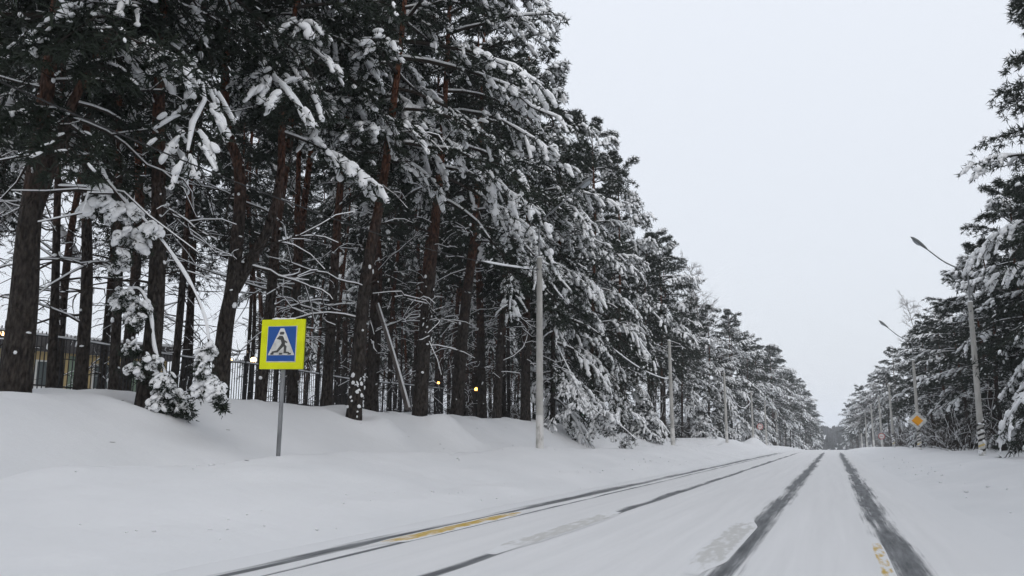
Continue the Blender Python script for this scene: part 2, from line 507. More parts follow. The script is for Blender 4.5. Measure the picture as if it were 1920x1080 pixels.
# ------------------------------------------------------------------ front row of the wood, surveyed stem by stem
# (name of look, plane x, stem pixels from the foot up, width in px at the foot, crown base height, crown reach, boughs, label)
FRONT = [
    (-15.2, [(25, 735), (45, 580), (62, 430), (85, 260), (105, 90)], 60, 7.2, 3.6, 40, "thickest dark pine trunk at the left edge of the wood"),
    (-16.0, [(150, 735), (160, 560), (168, 400), (176, 250)], 26, 8.2, 2.6, 30, "slim dark pine just right of the thickest trunk, before the fence"),
    (-14.0, [(272, 745), (290, 600), (300, 400), (310, 200), (318, 60)], 38, 8.2, 3.4, 40, "stout straight pine behind the hanging snowy branches"),
    (-15.0, [(408, 745), (424, 620), (440, 530), (456, 340), (428, 230), (432, 60)], 34, 9.2, 2.8, 34, "forked pine whose reddish stems part above head height"),
    (-15.5, [(485, 750), (510, 560), (522, 430), (548, 250), (556, 120)], 22, 9.2, 3.0, 36, "pine standing directly behind the pedestrian crossing sign"),
    (-16.5, [(550, 752), (552, 560), (556, 400), (558, 280)], 16, 10.2, 2.6, 30, "thin straight pine just right of the crossing sign"),
    (-15.5, [(610, 755), (625, 560), (636, 400), (652, 230)], 21, 9.2, 3.2, 38, "dark slim pine midway between crossing sign and orange-barked pine"),
    (-13.6, [(662, 773), (680, 580), (692, 480), (716, 350), (736, 200), (752, 80)], 28, 8.7, 3.8, 48, "leaning pine with bright orange upper bark and snow on its foot"),
    (-16.5, [(690, 757), (699, 600), (705, 450), (712, 320)], 18, 9.7, 2.6, 30, "dark pine tucked right behind the orange-barked leaning pine"),
    (-13.8, [(785, 778), (800, 600), (816, 420), (828, 290)], 29, 8.0, 3.8, 50, "pine with snow clots down its bark and a snow mound at its foot"),
    (-14.6, [(853, 775), (870, 600), (886, 470), (893, 380)], 25, 7.4, 3.9, 50, "dark leaning pine, next one right of the mound-footed pine"),
    (-16.0, [(905, 775), (901, 620), (898, 500), (897, 380)], 18, 8.2, 2.7, 38, "thin upright pine between the leaning pine and the nearest left lamp post"),
    (-15.0, [(930, 780), (938, 650), (946, 540), (950, 430)], 17, 6.7, 2.9, 46, "slim pine, second to the left of the nearest left lamp post"),
    (-14.4, [(985, 783), (986, 650), (988, 540), (990, 420)], 20, 5.8, 3.0, 50, "dark pine close behind the nearest left lamp post"),
    (-16.5, [(98, 735), (106, 560), (113, 400), (118, 250)], 18, 8.0, 2.2, 26, "thin dark pine close to the thickest trunk on its right side"),
    (-17.0, [(214, 738), (218, 560), (222, 400), (224, 250)], 20, 8.0, 2.4, 28, "slim pine rising behind the arched snowy sapling"),
]
for X, pix, *_ in FRONT:
    q = at_x(pix[0][0], pix[0][1], X)
    WELLS.append((q[0], q[1]))

# ------------------------------------------------------------------ ground and road
def lines(segs):
    out = []
    for a, b, st in segs:
        out += list(np.arange(a, b, st))
    return np.array(out + [segs[-1][1]])


def sheet(xs, ys, zfun):
    X, Y = np.meshgrid(xs, ys)
    Z = zfun(X, Y)
    nx, ny = len(xs), len(ys)
    i = np.arange(nx * ny).reshape(ny, nx)
    q = np.stack([i[:-1, :-1], i[:-1, 1:], i[1:, 1:], i[1:, :-1]], -1).reshape(-1, 4)
    m = MB(); m.add(np.stack([X, Y, Z], -1).reshape(-1, 3), q)
    return m


gx = lines([(-2200, -300, 190), (-300, -60, 20), (-60, -24, 3), (-24, -16, 0.5), (-16, -5.4, 0.16), (-5.4, 1.6, 1.0), (1.6, 8, 0.2), (8, 24, 1.0), (24, 60, 4), (60, 300, 24), (300, 2200, 190)])
gy = lines([(-60, -10, 10), (-10, 3, 1.0), (3, 34, 0.2), (34, 70, 0.6), (70, 130, 1.5), (130, 300, 6), (300, 1000, 28), (1000, 4200, 160)])
g = obj("ground", sheet(gx, gy, ground_z), snow_ground); g["kind"] = "structure"


def road_surface(X, Y):
    X = np.asarray(X, float)
    z = road_z(Y) + 0.012 * vnoise(X * 1.5, Y * 0.4, 31)
    for c, hw in TRACKS:
        z = z - 0.022 * np.exp(-((X - c) / (hw * 1.1)) ** 2) * (1 - sstep(90, 120, Y))
    z = z - 0.10 * (sstep(-5.9, -6.6, X) + sstep(1.7, 2.6, X))
    return z


rx = lines([(-6.6, -5.8, 0.4), (-5.8, -4.9, 0.06), (-4.9, -3.9, 0.25), (-3.9, -3.2, 0.06), (-3.2, -1.6, 0.25), (-1.6, -0.6, 0.06), (-0.6, 0.1, 0.2), (0.1, 1.1, 0.06), (1.1, 2.6, 0.3)])
ry = lines([(-8, 30, 0.5), (30, 130, 2.0), (130, 420, 10)])
road = obj("road", sheet(rx, ry, road_surface), road_mat); road["kind"] = "structure"


# worn zebra bars where the wheels have swept the snow off the crossing
def swept_bar(x0, x1, y0, y1, bare=1.0):
    n, c = 60, 13
    U, T = np.meshgrid(np.linspace(-1, 1, c), np.linspace(0, 1, n))
    X = (x0 + x1) / 2 + U * (x1 - x0) * 0.5 * (0.35 + 0.65 * np.minimum(sstep(0, 0.2, T), sstep(1, 0.8, T)))
    Y = y0 + (y1 - y0) * T
    cov = np.minimum(sstep(1.0, 0.55, np.abs(U)), np.minimum(sstep(0, 0.25, T), sstep(1, 0.75, T)))
    cov = cov * bare
    cov = np.where((np.abs(U) > 0.95) | (T < 0.01) | (T > 0.99), -0.6, cov)
    V = np.stack([X, Y, road_surface(X, Y) + 0.004], -1).reshape(-1, 3)
    i = np.arange(n * c).reshape(n, c)
    q = np.stack([i[:-1, :-1], i[:-1, 1:], i[1:, 1:], i[1:, :-1]], -1).reshape(-1, 4)
    m = MB(); m.add(V, q)
    me = m.mesh("crossing_bar")
    me.attributes.new("cover", "FLOAT", "POINT").data.foreach_set("value", cov.ravel().astype(np.float32))
    return me


for nm, x0, x1, y0, y1, mtl in (("yellow", -5.38, -4.98, 8.9, 14.8, paint_yellow), ("white", -3.80, -3.38, 9.0, 15.0, paint_white),
                                ("white", -1.50, -1.10, 8.2, 14.2, paint_white), ("yellow", 0.33, 0.47, 6.6, 12.2, paint_yellow)):
    o = obj("crossing_bar", swept_bar(x0, x1, y0, y1, 0.62 if x0 > 0 else 1.0), mtl, road)
    o["label"] = nm + " crossing bar worn bare in a wheel track"


# ------------------------------------------------------------------ vegetation generators
def ico_blobs():
    """low rounded lumps, 5 shapes"""
    out = []
    for s in range(5):
        r = np.random.default_rng(900 + s)
        v = [[0, 0, 1.0]]
        for el, n, off in ((0.55, 6, 0.0), (-0.25, 6, 0.5)):
            for k in range(n):
                a = (k + off) * 2 * math.pi / n
                v.append([math.cos(a) * math.cos(el), math.sin(a) * math.cos(el), math.sin(el)])
        v.append([0, 0, -0.55])
        v = np.array(v); v *= (0.82 + 0.36 * r.random((len(v), 1)))
        f = [[0, 1 + k, 1 + (k + 1) % 6] for k in range(6)]
        for k in range(6):
            a, b = 1 + k, 1 + (k + 1) % 6
            c, d = 7 + k, 7 + (k + 1) % 6
            f += [[a, c, b], [b, c, d]]
        f += [[13, 7 + (k + 1) % 6, 7 + k] for k in range(6)]
        out.append((v, np.array(f)))
    return out


BLOBS = ico_blobs()


def smooth_blobs():
    """rounder lumps for the near trees: each face split once and eased outwards"""
    out = []
    for v, f in BLOBS:
        vs_ = [tuple(q) for q in v]; cache = {}; nf = []

        def mid(a, b):
            k = (min(a, b), max(a, b))
            if k not in cache:
                p, q = np.array(vs_[a]), np.array(vs_[b])
                m_ = (p + q) / 2
                m_ = m_ / max(np.linalg.norm(m_), 1e-6) * (np.linalg.norm(p) + np.linalg.norm(q)) / 2
                cache[k] = len(vs_); vs_.append(tuple(m_))
            return cache[k]
        for a, b, c in f:
            ab, bc, ca = mid(a, b), mid(b, c), mid(c, a)
            nf += [[a, ab, ca], [ab, b, bc], [ca, bc, c], [ab, bc, ca]]
        out.append((np.array(vs_), np.array(nf)))
    return out


BLOBS_NEAR = smooth_blobs()


def add_blobs(mb, pos, along, size, rng, near=False):
    """pos (K,3), along (K,3) unit, size (K,3): length, width, height"""
    if len(pos) == 0:
        return
    X = norm(along)
    Y = norm(np.cross(np.broadcast_to(ZV, X.shape), X) + 1e-6)
    Z = np.cross(X, Y)
    which = rng.integers(0, 5, len(pos))
    flip = rng.choice([-1.0, 1.0], len(pos))
    for s in range(5):
        k = which == s
        if not k.any():
            continue
        v, f = (BLOBS_NEAR if near else BLOBS)[s]
        V = (v[None, :, 0:1] * (X * size[:, 0:1])[k][:, None] + v[None, :, 1:2] * (Y * size[:, 1:2])[k][:, None]
             + v[None, :, 2:3] * (Z * size[:, 2:3])[k][:, None]) + pos[k][:, None]
        n = k.sum()
        F = (f[None] + (np.arange(n) * len(v))[:, None, None]).reshape(-1, 3)
        mb.add(V.reshape(-1, 3), F)


def add_needles(mb, pos, along, rng, n=10, length=0.27, width=0.026):
    K = len(pos)
    if K == 0:
        return
    d = norm(rng.normal(size=(K, n, 3)) * np.array([1, 1, 0.75]) + along[:, None] * 0.9 + np.array([0, 0, 0.12]))
    L = length * (0.6 + 0.7 * rng.random((K, n, 1)))
    side = norm(np.cross(d, rng.normal(size=(K, n, 3)))) * width * (0.6 + 0.8 * rng.random((K, n, 1)))
    o = pos[:, None] + rng.normal(size=(K, n, 3)) * 0.03
    a = o - side * 0.5 + d * L * 0.15; b = o + side * 0.5 + d * L * 0.15; c = o + d * L
    V = np.stack([a, b, c], 2).reshape(-1, 3)
    mb.add(V, np.arange(K * n * 3).reshape(-1, 3))


def curve_pts(ctrl, n):
    """smooth curve through control points (Catmull-Rom)"""
    c = np.asarray(ctrl, float)
    if len(c) == 2:
        t = np.linspace(0, 1, n)[:, None]
        return c[0] * (1 - t) + c[1] * t
    p = np.vstack([2 * c[0] - c[1], c, 2 * c[-1] - c[-2]])
    k = len(c) - 1
    u = np.linspace(0, k - 1e-6, n); i = u.astype(int); t = (u - i)[:, None]
    a, b, d, e = p[i], p[i + 1], p[i + 2], p[i + 3]
    return 0.5 * ((2 * b) + (-a + d) * t + (2 * a - 5 * b + 4 * d - e) * t ** 2 + (-a + 3 * b - 3 * d + e) * t ** 3)


class Plant:
    def __init__(s, seed, near=False):
        s.near = near
        s.rng = np.random.default_rng(seed)
        s.trunk = MB(); s.limbs = MB(); s.needles = MB(); s.snow = MB()

    def stem(s, pts, r0, r1, flare=True, sides=10):
        n = len(pts)
        t = np.linspace(0, 1, n)
        R = r0 + (r1 - r0) * t
        if flare:
            h = pts[:, 2] - pts[0, 2]
            R = R * (1 + 0.35 * np.exp(-h / 0.45))
        s.trunk.tube(pts, R, sides)

    def dead_branches(s, pts, r0, n, h0, h1, lmin=0.5, lmax=2.4, sub=3, snow=0.22):
        """bare snow-lined branches on the lower stem"""
        r = s.rng
        if n <= 0:
            return
        h = h0 + (h1 - h0) * r.random(n)
        zz = pts[:, 2]
        o = np.stack([np.interp(h, zz, pts[:, k]) for k in range(3)], -1)
        az = r.random(n) * 6.283; L = lmin + (lmax - lmin) * r.random(n) ** 1.3
        s._bare(o, az, L, r.normal(0.12, 0.35, n), sub, snow, 0.012 + 0.009 * L)

    def _bare(s, o, az, L, el, sub, snow, rad, N=5):
        r = s.rng
        n = len(o)
        t = np.linspace(0, 1, N)
        d = np.stack([np.cos(az) * np.cos(el), np.sin(az) * np.cos(el), np.sin(el)], -1)
        bend = r.normal(-0.22, 0.28, n)
        sw = r.normal(0, 0.15, n)
        sd = np.stack([-np.sin(az), np.cos(az), 0 * az], -1)
        P = o[:, None] + d[:, None] * (t[None, :, None] * L[:, None, None]) \
            + ZV * (bend * L)[:, None, None] * (t ** 2)[None, :, None] + sd[:, None] * (sw * L)[:, None, None] * np.sin(t * 3.1)[None, :, None] \
            + r.normal(size=(n, N, 3)) * 0.03 * L[:, None, None] * t[None, :, None]
        R = rad[:, None] * (1 - 0.75 * t)[None]
        v, f = tubes(P, R, 4); s.limbs.add(v, f)
        k = r.random(n) < snow
        if k.any():
            Ps = P[k] + ZV * (R[k][..., None] * 0.75 + 0.008)
            v, f = tubes(Ps, R[k] * 0.75 + 0.006 + 0.007 * r.random((k.sum(), N)), 4); s.snow.add(v, f)
        if sub > 0:
            kk = np.repeat(np.arange(n), sub)
            ti = 0.35 + 0.6 * r.random(len(kk))
            i0 = np.minimum((ti * (N - 1)).astype(int), N - 2); fr = ti * (N - 1) - i0
            oo = P[kk, i0] * (1 - fr)[:, None] + P[kk, i0 + 1] * fr[:, None]
            s._bare(oo, az[kk] + r.choice([-1, 1], len(kk)) * (0.5 + 0.5 * r.random(len(kk))), L[kk] * (0.25 + 0.3 * r.random(len(kk))),
                    el[kk] + r.normal(0, 0.3, len(kk)), 0, snow, rad[kk] * 0.55, 4)

    def boughs(s, o, az, L, el, droop, rad, load, tw=9, tufts=3, needle_n=11, nl=0.28, start=0.32, blob=1.0):
        """leafy branches: limb, side twigs, needle tufts and the snow lying on them. All arrays of length n."""
        r = s.rng
        n = len(o)
        N = 7
        t = np.linspace(0, 1, N)
        d = np.stack([np.cos(az) * np.cos(el), np.sin(az) * np.cos(el), np.sin(el)], -1)
        sd = np.stack([-np.sin(az), np.cos(az), 0 * az], -1)
        sw = r.normal(0, 0.10, n)
        P = o[:, None] + d[:, None] * (t[None, :, None] * L[:, None, None]) - ZV * (droop * L)[:, None, None] * (t ** 2.2)[None, :, None] \
            + sd[:, None] * (sw * L)[:, None, None] * np.sin(t * 3.0)[None, :, None]
        P = P + r.normal(size=P.shape) * 0.018 * L[:, None, None] * t[None, :, None]
        R = rad[:, None] * (1 - 0.8 * t)[None]
        v, f = tubes(P, R, 5); s.limbs.add(v, f)
        Ps = P[:, :5] + ZV * (R[:, :5, None] * 0.8 + 0.01)
        k = r.random(n) < 0.7
        if k.any():
            v, f = tubes(Ps[k], R[k][:, :5] * 0.8 + 0.012, 4); s.snow.add(v, f)
        # side twigs
        T = norm(np.gradient(P, axis=1))
        tt = np.linspace(start, 1.0, tw)
        base = np.repeat(np.arange(n), tw * 2)
        ti = np.tile(np.repeat(tt, 2), n) + r.normal(0, 0.03, len(base)); ti = np.clip(ti, 0.05, 0.999)
        sg = np.tile(np.array([-1.0, 1.0]), n * tw)
        i0 = np.minimum((ti * (N - 1)).astype(int), N - 2); fr = (ti * (N - 1) - i0)[:, None]
        q = P[base, i0] * (1 - fr) + P[base, i0 + 1] * fr
        tg = T[base, i0] * (1 - fr) + T[base, i0 + 1] * fr
        ang = sg * (0.55 + 0.5 * r.random(len(base))) * np.where(ti > 0.96, 0.45, 1.0)
        side = norm(np.cross(tg, np.broadcast_to(ZV, tg.shape)))
        dr = norm(tg * np.cos(ang)[:, None] + side * np.sin(ang)[:, None] + ZV * r.normal(0.06, 0.18, len(base))[:, None])
        tl = (0.16 + 0.34 * np.sin(np.clip((ti - start) / (1.0 - start), 0, 1) * 2.6 + 0.45)) * L[base] * (0.6 + 0.55 * r.random(len(base))) + 0.12 * np.minimum(1, L[base])
        tl = np.minimum(tl, 0.55 + 0.35 * r.random(len(base)))
        n2 = len(base); M = 4
        u = np.linspace(0, 1, M)
        dp = 0.18 + 0.35 * r.random(n2) + 0.25 * load[base]
        Q = q[:, None] + dr[:, None] * (u[None, :, None] * tl[:, None, None]) - ZV * (dp * tl)[:, None, None] * (u ** 2)[None, :, None]
        v, f = tubes(Q, (0.010 + 0.006 * tl)[:, None] * (1 - 0.7 * u)[None], 3); s.limbs.add(v, f)
        # tufts along the twigs
        kk = np.repeat(np.arange(n2), tufts)
        ui = np.tile(np.linspace(0.38, 1.0, tufts), n2) + r.normal(0, 0.07, len(kk)); ui = np.clip(ui, 0, 1)
        j0 = np.minimum((ui * (M - 1)).astype(int), M - 2); fj = (ui * (M - 1) - j0)[:, None]
        c = Q[kk, j0] * (1 - fj) + Q[kk, j0 + 1] * fj
        c = c + r.normal(size=c.shape) * 0.05
        al = norm(Q[kk, j0 + 1] - Q[kk, j0])
        add_needles(s.needles, c, al, r, needle_n, nl, 0.048 if nl > 0.2 else 0.028)
        # heavy boughs: a snow pad of fused fingers over limb and twigs; light boughs: scattered small lumps
        hv = load > 0.5
        if hv.any():
            kq = np.nonzero(hv)[0]
            g_ = 4
            rs = (0.035 + 0.045 * load[kq])[:, None] * np.array([0.6, 1.0, 1.0, 0.7])[None] * (0.75 + 0.5 * r.random((len(kq), g_))) * blob
            v, f = tubes(P[kq, N - g_:] + ZV * (rs * 0.7 + 0.02)[..., None], rs, 8 if s.near else 6); s.snow.add(v, f)
        ht = hv[base] & (r.random(n2) < 0.82)
        if ht.any():
            m_ = int(ht.sum())
            rs = ((0.034 + 0.05 * load[base][ht]) * (0.6 + 0.75 * r.random(m_)) * blob)[:, None] * np.array([0.7, 1.15, 1.15, 0.75])[None] * (0.65 + 0.7 * r.random((m_, M)))
            rs = np.minimum(rs, 0.105 * blob)
            lo_ = 0.15 + 0.45 * r.random(m_)                    # the sleeve starts somewhere along the twig
            us = lo_[:, None] + (1.02 - lo_)[:, None] * u[None]
            q0 = np.minimum((us * (M - 1)).astype(int), M - 2); qf = (us * (M - 1) - q0)[..., None]
            rows = np.arange(m_)[:, None]
            Qh = Q[ht]
            Qs = Qh[rows, q0] * (1 - qf) + Qh[rows, q0 + 1] * qf + ZV * (rs * 0.75 + 0.015)[..., None]
            v, f = tubes(Qs, rs, 8 if s.near else 6); s.snow.add(v, f)
            e = rs[:, 2:3]
            dirq = Qh[:, -1] - Qh[:, -2]
            add_blobs(s.snow, Qs[:, -1] - ZV * e * 0.2, dirq, e * np.array([1.5, 1.3, 1.0]) * (0.75 + 0.5 * r.random((m_, 1))), r, s.near)
            # swollen lumps that bridge neighbouring fingers into a pad
            for cpt in (1, 2):
                kb = r.random(m_) < 0.55
                eb = rs[kb][:, cpt:cpt + 1] * (0.7 + 0.7 * r.random((int(kb.sum()), 1)))
                add_blobs(s.snow, Qs[kb][:, cpt] + r.normal(size=(int(kb.sum()), 3)) * 0.05, dirq[kb], np.minimum(eb, 0.085 * blob) * np.array([2.1, 2.0, 1.05]), r, s.near)
        ld = load[base][kk]
        lt = ~ht[kk]
        keep = lt & (r.random(len(kk)) < 0.07 + 0.5 * np.minimum(ld, 0.5))
        sz = (0.034 + 0.05 * ld + 0.045 * r.random(len(kk)))[:, None] * np.array([1.7, 1.05, 0.6]) * (0.7 + 0.6 * r.random((len(kk), 3))) * blob
        sc = c + ZV * (0.055 + 0.5 * sz[:, 2:3]) - al * 0.02
        add_blobs(s.snow, sc[keep], (al + np.array([0, 0, -0.10]))[keep], sz[keep], r)

    def crown(s, pts, cb, top, nb, Lmax, bias=0.35, low_droop=0.55, load=(0.15, 1.0), heavy=0.50, **kw):
        r = s.rng
        u = (np.arange(nb) + r.random(nb)) / nb
        h = cb + (top - cb) * u ** 0.95
        zz = pts[:, 2]
        o = np.stack([np.interp(h, zz, pts[:, k]) for k in range(3)], -1)
        az = np.arange(nb) * 2.39996 + r.normal(0, 0.35, nb)
        shape = (0.72 + 0.28 * np.minimum(u / 0.3, 1)) * np.clip(1.03 - u, 0, 1) ** 0.45
        L = Lmax * shape * (0.65 + 0.55 * r.random(nb)) * (1 + bias * np.cos(az))
        L = np.maximum(L, 0.35)
        el = -0.12 + 0.75 * u ** 1.6 + r.normal(0, 0.16, nb)
        droop = low_droop * (1 - 0.75 * u) * (0.6 + 0.8 * r.random(nb))
        ld = np.where(r.random(nb) < heavy * (0.7 + 0.5 * np.cos(az)), 0.62 + 0.38 * r.random(nb), 0.02 + 0.30 * r.random(nb)) * load[1]
        s.boughs(o, az, L, el, droop, 0.016 + 0.013 * L, ld, **kw)

    def stem_snow(s, pts, r0, n, h0, h1):
        """clots of snow stuck to the bark and in branch forks"""
        r = s.rng
        h = h0 + (h1 - h0) * r.random(n)
        o = np.stack([np.interp(h, pts[:, 2], pts[:, k]) for k in range(3)], -1)
        az = r.normal(-0.7, 1.3, n)
        rr = r0 * (1 - 0.55 * h / 18.0)
        o = o + np.stack([np.cos(az), np.sin(az), 0 * az], -1) * rr[:, None]
        al = np.stack([-np.sin(az), np.cos(az), r.normal(0, 0.6, n)], -1)
        add_blobs(s.snow, o, al, np.stack([0.02 + 0.05 * r.random(n), 0.018 + 0.015 * r.random(n), 0.03 + 0.10 * r.random(n) ** 2], -1), r)

    def meshes(s, name, stem_mat=bark, limb_mat=twig, split=False):
        out = []
        if s.trunk.n:
            me = s.trunk.mesh(name + "_trunk"); me.materials.append(stem_mat); out.append(("trunk", me))
        if split:
            for nm, mb, m in (("branches", s.limbs, limb_mat), ("crown", s.needles, needles), ("snow_load", s.snow, snow_tree)):
                if mb.n:
                    me = mb.mesh(name + "_" + nm, smooth=(nm != "crown")); me.materials.append(m); out.append((nm, me))
            return out
        allb = MB(); mi = []; sm = []; ms = []
        for mb, m in ((s.limbs, limb_mat), (s.needles, needles), (s.snow, snow_tree)):
            if mb.n:
                f = np.concatenate(mb.f)
                allb.add(np.concatenate(mb.v), f)
                mi.append(np.full(len(f), len(ms), np.int32)); sm.append(np.full(len(f), m is not needles)); ms.append(m)
        me = allb.mesh(name + "_crown")
        for m in ms:
            me.materials.append(m)
        me.polygons.foreach_set("material_index", np.concatenate(mi)); me.polygons.foreach_set("use_smooth", np.concatenate(sm))
        out.append(("crown", me))
        return out


def place(parts, name, label, cat, loc, rotz=0.0, scale=1.0, group=None, tilt=None):
    t = thing(name, label, cat, loc, rotz, group, scale)
    if tilt:
        t.rotation_euler = (tilt[0], tilt[1], rotz)
    for nm, me in parts:
        o = obj(nm, me, None, t)
        if nm in ("crown", "snow_load", "branches"):
            o["kind"] = "stuff"
    return t


def straight_stem(rng, H, wob=0.25, n=18, lean=(0, 0)):
    c = np.array([[0, 0, -0.4], [rng.normal(0, wob * .4) + lean[0] * .3, rng.normal(0, wob * .4) + lean[1] * .3, H * 0.3],
                  [rng.normal(0, wob) + lean[0] * .65, rng.normal(0, wob) + lean[1] * .65, H * 0.65], [rng.normal(0, wob) + lean[0], rng.normal(0, wob) + lean[1], H]])
    return curve_pts(c, n)


def stand_pine(seed, H=20, r0=0.19, cb=8.5, nb=34, Lmax=2.6, dead=34, **kw):
    p = Plant(seed)
    pts = straight_stem(p.rng, H, 0.3)
    p.stem(pts, r0, 0.03, sides=8)
    p.dead_branches(pts, r0, dead, 1.2, cb + 1.5, 0.4, 1.9, 2)
    p.crown(pts, cb, H + 0.1, nb, Lmax, bias=0.1, heavy=0.1, tw=7, tufts=2, needle_n=12, nl=0.3, **kw)
    p.stem_snow(pts, r0, 5, 0.2, cb)
    return p.meshes("stand_pine")


def edge_pine(seed, H=19, r0=0.2, cb=1.8, nb=60, Lmax=3.6, dead=10, **kw):
    p = Plant(seed)
    pts = straight_stem(p.rng, H, 0.3, lean=(0.6, 0))
    p.stem(pts, r0, 0.03, sides=8)
    p.dead_branches(pts, r0, dead, 0.6, cb + 3, 0.8, 2.6, 3)
    p.crown(pts, cb, H + 0.1, nb, Lmax, bias=0.32, low_droop=0.55 if cb < 4 else 0.3, tw=9, tufts=3, needle_n=11, load=(0.2, 1.0), blob=1.08, **kw)
    return p.meshes("edge_pine")


def birch(seed, H=15):
    p = Plant(seed); r = p.rng
    pts = straight_stem(r, H, 0.25)
    p.stem(pts, 0.13, 0.02, sides=7)
    n = 84
    h = H * (0.35 + 0.63 * r.random(n))
    o = np.stack([np.interp(h, pts[:, 2], pts[:, k]) for k in range(3)], -1)
    L = (1.05 - h / H) * 3.2 * (0.6 + 0.6 * r.random(n)) + 1.0
    p._bare(o, r.random(n) * 6.283, L, 0.75 + r.normal(0, 0.2, n), 14, 0.35, 0.012 + 0.006 * L, 6)
    return p.meshes("birch", birch_bark, birch_twig)


def shrub(seed, H=3.0):
    p = Plant(seed); r = p.rng
    n = 30
    o = np.concatenate([r.normal(0, 0.35, (n, 2)), np.full((n, 1), -0.1)], 1)
    p._bare(o, r.random(n) * 6.283, H * (0.5 + 0.6 * r.random(n)), 1.0 + r.normal(0, 0.28, n), 9, 0.10, np.full(n, 0.016), 6)
    return p.meshes("shrub", shrub_twig, shrub_twig)


def young_spruce(seed, H=3.5):
    p = Plant(seed); r = p.rng
    pts = straight_stem(r, H, 0.05, 10)
    p.stem(pts, 0.05, 0.01, sides=6)
    nb = 34
    u = (np.arange(nb) + r.random(nb)) / nb
    h = 0.15 + (H - 0.15) * u
    o = np.stack([np.interp(h, pts[:, 2], pts[:, k]) for k in range(3)], -1)
    L = 0.34 * H * (1.03 - u) + 0.1
    p.boughs(o, np.arange(nb) * 2.4, L, -0.05 + 0.4 * u, np.full(nb, 0.35), 0.006 + 0.006 * L, 0.35 + 0.65 * r.random(nb), tw=4, tufts=2, needle_n=18, nl=0.16, start=0.25, blob=0.8)
    return p.meshes("young_spruce")


# ------------------------------------------------------------------ the front row itself
for k, (X, pix, wpx, cb, reach, nb, label) in enumerate(FRONT):
    foot = at_x(pix[0][0], pix[0][1], X)
    foot[2] = gz(foot[0], foot[1])
    dist = h_depth(foot)
    pl = Plant(300 + k, near=k in (0, 1, 2, 3, 4, 7))
    r = pl.rng
    ctrl = [np.array([0, 0, -0.5])]
    dz = 0.0
    for (px, py) in pix[1:]:
        q = at_depth(px, py, dist) - foot
        dz += r.normal(0, 0.12)
        q = q + F0 * dz
        ctrl.append(q)
    last, prev = ctrl[-1], ctrl[-2]
    H = 18.5 + 3 * r.random()
    d = (last - prev) / max((last - prev)[2], 0.5)
    if H - last[2] > 4:
        mid = last + (d * 0.6 + ZV * 0.4) * (H - last[2]) * 0.45
        mid[2] = last[2] + (H - last[2]) * 0.45
        ctrl.append(mid)
    tp = ctrl[-1] + d * 0.3 * (H - ctrl[-1][2]); tp[2] = H
    ctrl.append(tp)
    pts = curve_pts(ctrl, 34)
    r0 = wpx / FPX * dist * 0.5
    pl.stem(pts, r0, 0.035, sides=14)
    pl.dead_branches(pts, r0, 16, 1.8, cb + 2.5, 0.5, 2.4, 3)
    nl_ = 3
    hh_ = 2.5 + (cb - 0.5) * r.random(nl_)
    oo_ = np.stack([np.interp(hh_, pts[:, 2], pts[:, q_]) for q_ in range(3)], -1)
    pl._bare(oo_, r.random(nl_) * 6.283, 1.8 + 2.6 * r.random(nl_), r.normal(0.25, 0.25, nl_), 4, 0.9, 0.03 + 0.018 * r.random(nl_), 9)
    pl.crown(pts, cb, H, nb, reach, bias=0.45, low_droop=0.45, load=(0.05, 1.0), heavy=0.40 if k < 5 else 0.54, blob=0.78 if k < 5 else 0.92, tw=9, tufts=3, needle_n=11)
    pl.stem_snow(pts, r0, 9, 0.5, 8)
    if k == 7:
        pl.stem_snow(pts, r0 * 1.15, 34, 0.0, 1.5)
    if k == 9:
        pl.stem_snow(pts, r0, 14, 0.1, 5)
    if k == 3:      # the right-hand stem of the fork
        fk = [at_depth(px, py, dist) - foot for px, py in ((438, 545), (480, 470), (506, 420), (526, 330), (530, 200), (548, 60))]
        fk.append(fk[-1] + np.array([0.3, 0.1, 4.0]))
        fp = curve_pts(fk, 24)
        pl.stem(fp, r0 * 0.72, 0.05, flare=False, sides=12)
        pl.crown(fp, 7.5, fp[-1, 2], 26, 2.8, bias=0.4, low_droop=0.5, tw=6, tufts=3, needle_n=18)
    if k == 0:      # the side stem that splits off to the right
        fk = [at_depth(px, py, dist) - foot for px, py in ((66, 400), (100, 300), (138, 190), (172, 120), (215, 40))]
        fk.append(fk[-1] + np.array([0.6, 0.2, 2.5]))
        fp = curve_pts(fk, 18)
        pl.stem(fp, r0 * 0.42, 0.04, flare=False, sides=10)
        pl.crown(fp, 5.5, fp[-1, 2], 20, 2.2, bias=0.4, low_droop=0.5, tw=6, tufts=3, needle_n=18)
    place(pl.meshes("front_pine", split=True), "pine_tree", label, "pine tree", foot, group="pines along the front of the left wood")

# ------------------------------------------------------------------ tree kinds repeated through the wood
rng = random.Random(7)
STAND = [stand_pine(20, 20, 0.17, 8.5), stand_pine(21, 21.5, 0.21, 9.5, 32), stand_pine(22, 19, 0.14, 7.5, 30, 2.3), stand_pine(23, 20.5, 0.19, 10, 30, 2.8, 44), stand_pine(24, 18, 0.10, 8.0, 26, 1.8, 22), stand_pine(25, 19, 0.12, 9.5, 26, 2.0, 18)]
EDGE = [edge_pine(40), edge_pine(41, 20.5, 0.22, 2.4, 62, 3.8), edge_pine(42, 17.5, 0.18, 1.2, 58, 3.3), edge_pine(43, 19.5, 0.2, 3.2, 58, 3.9), edge_pine(44, 16, 0.16, 0.8, 60, 3.0)]
REDGE = [edge_pine(45, 19, 0.19, 6.6, 54, 3.6, 26, heavy=0.36), edge_pine(46, 20.5, 0.2, 7.4, 54, 3.8, 26, heavy=0.36), edge_pine(47, 17.5, 0.17, 6.2, 50, 3.3, 26, heavy=0.36), edge_pine(48, 19.5, 0.19, 7.0, 52, 3.8, 26, heavy=0.36), edge_pine(49, 16, 0.16, 5.6, 48, 3.0, 26, heavy=0.36)]
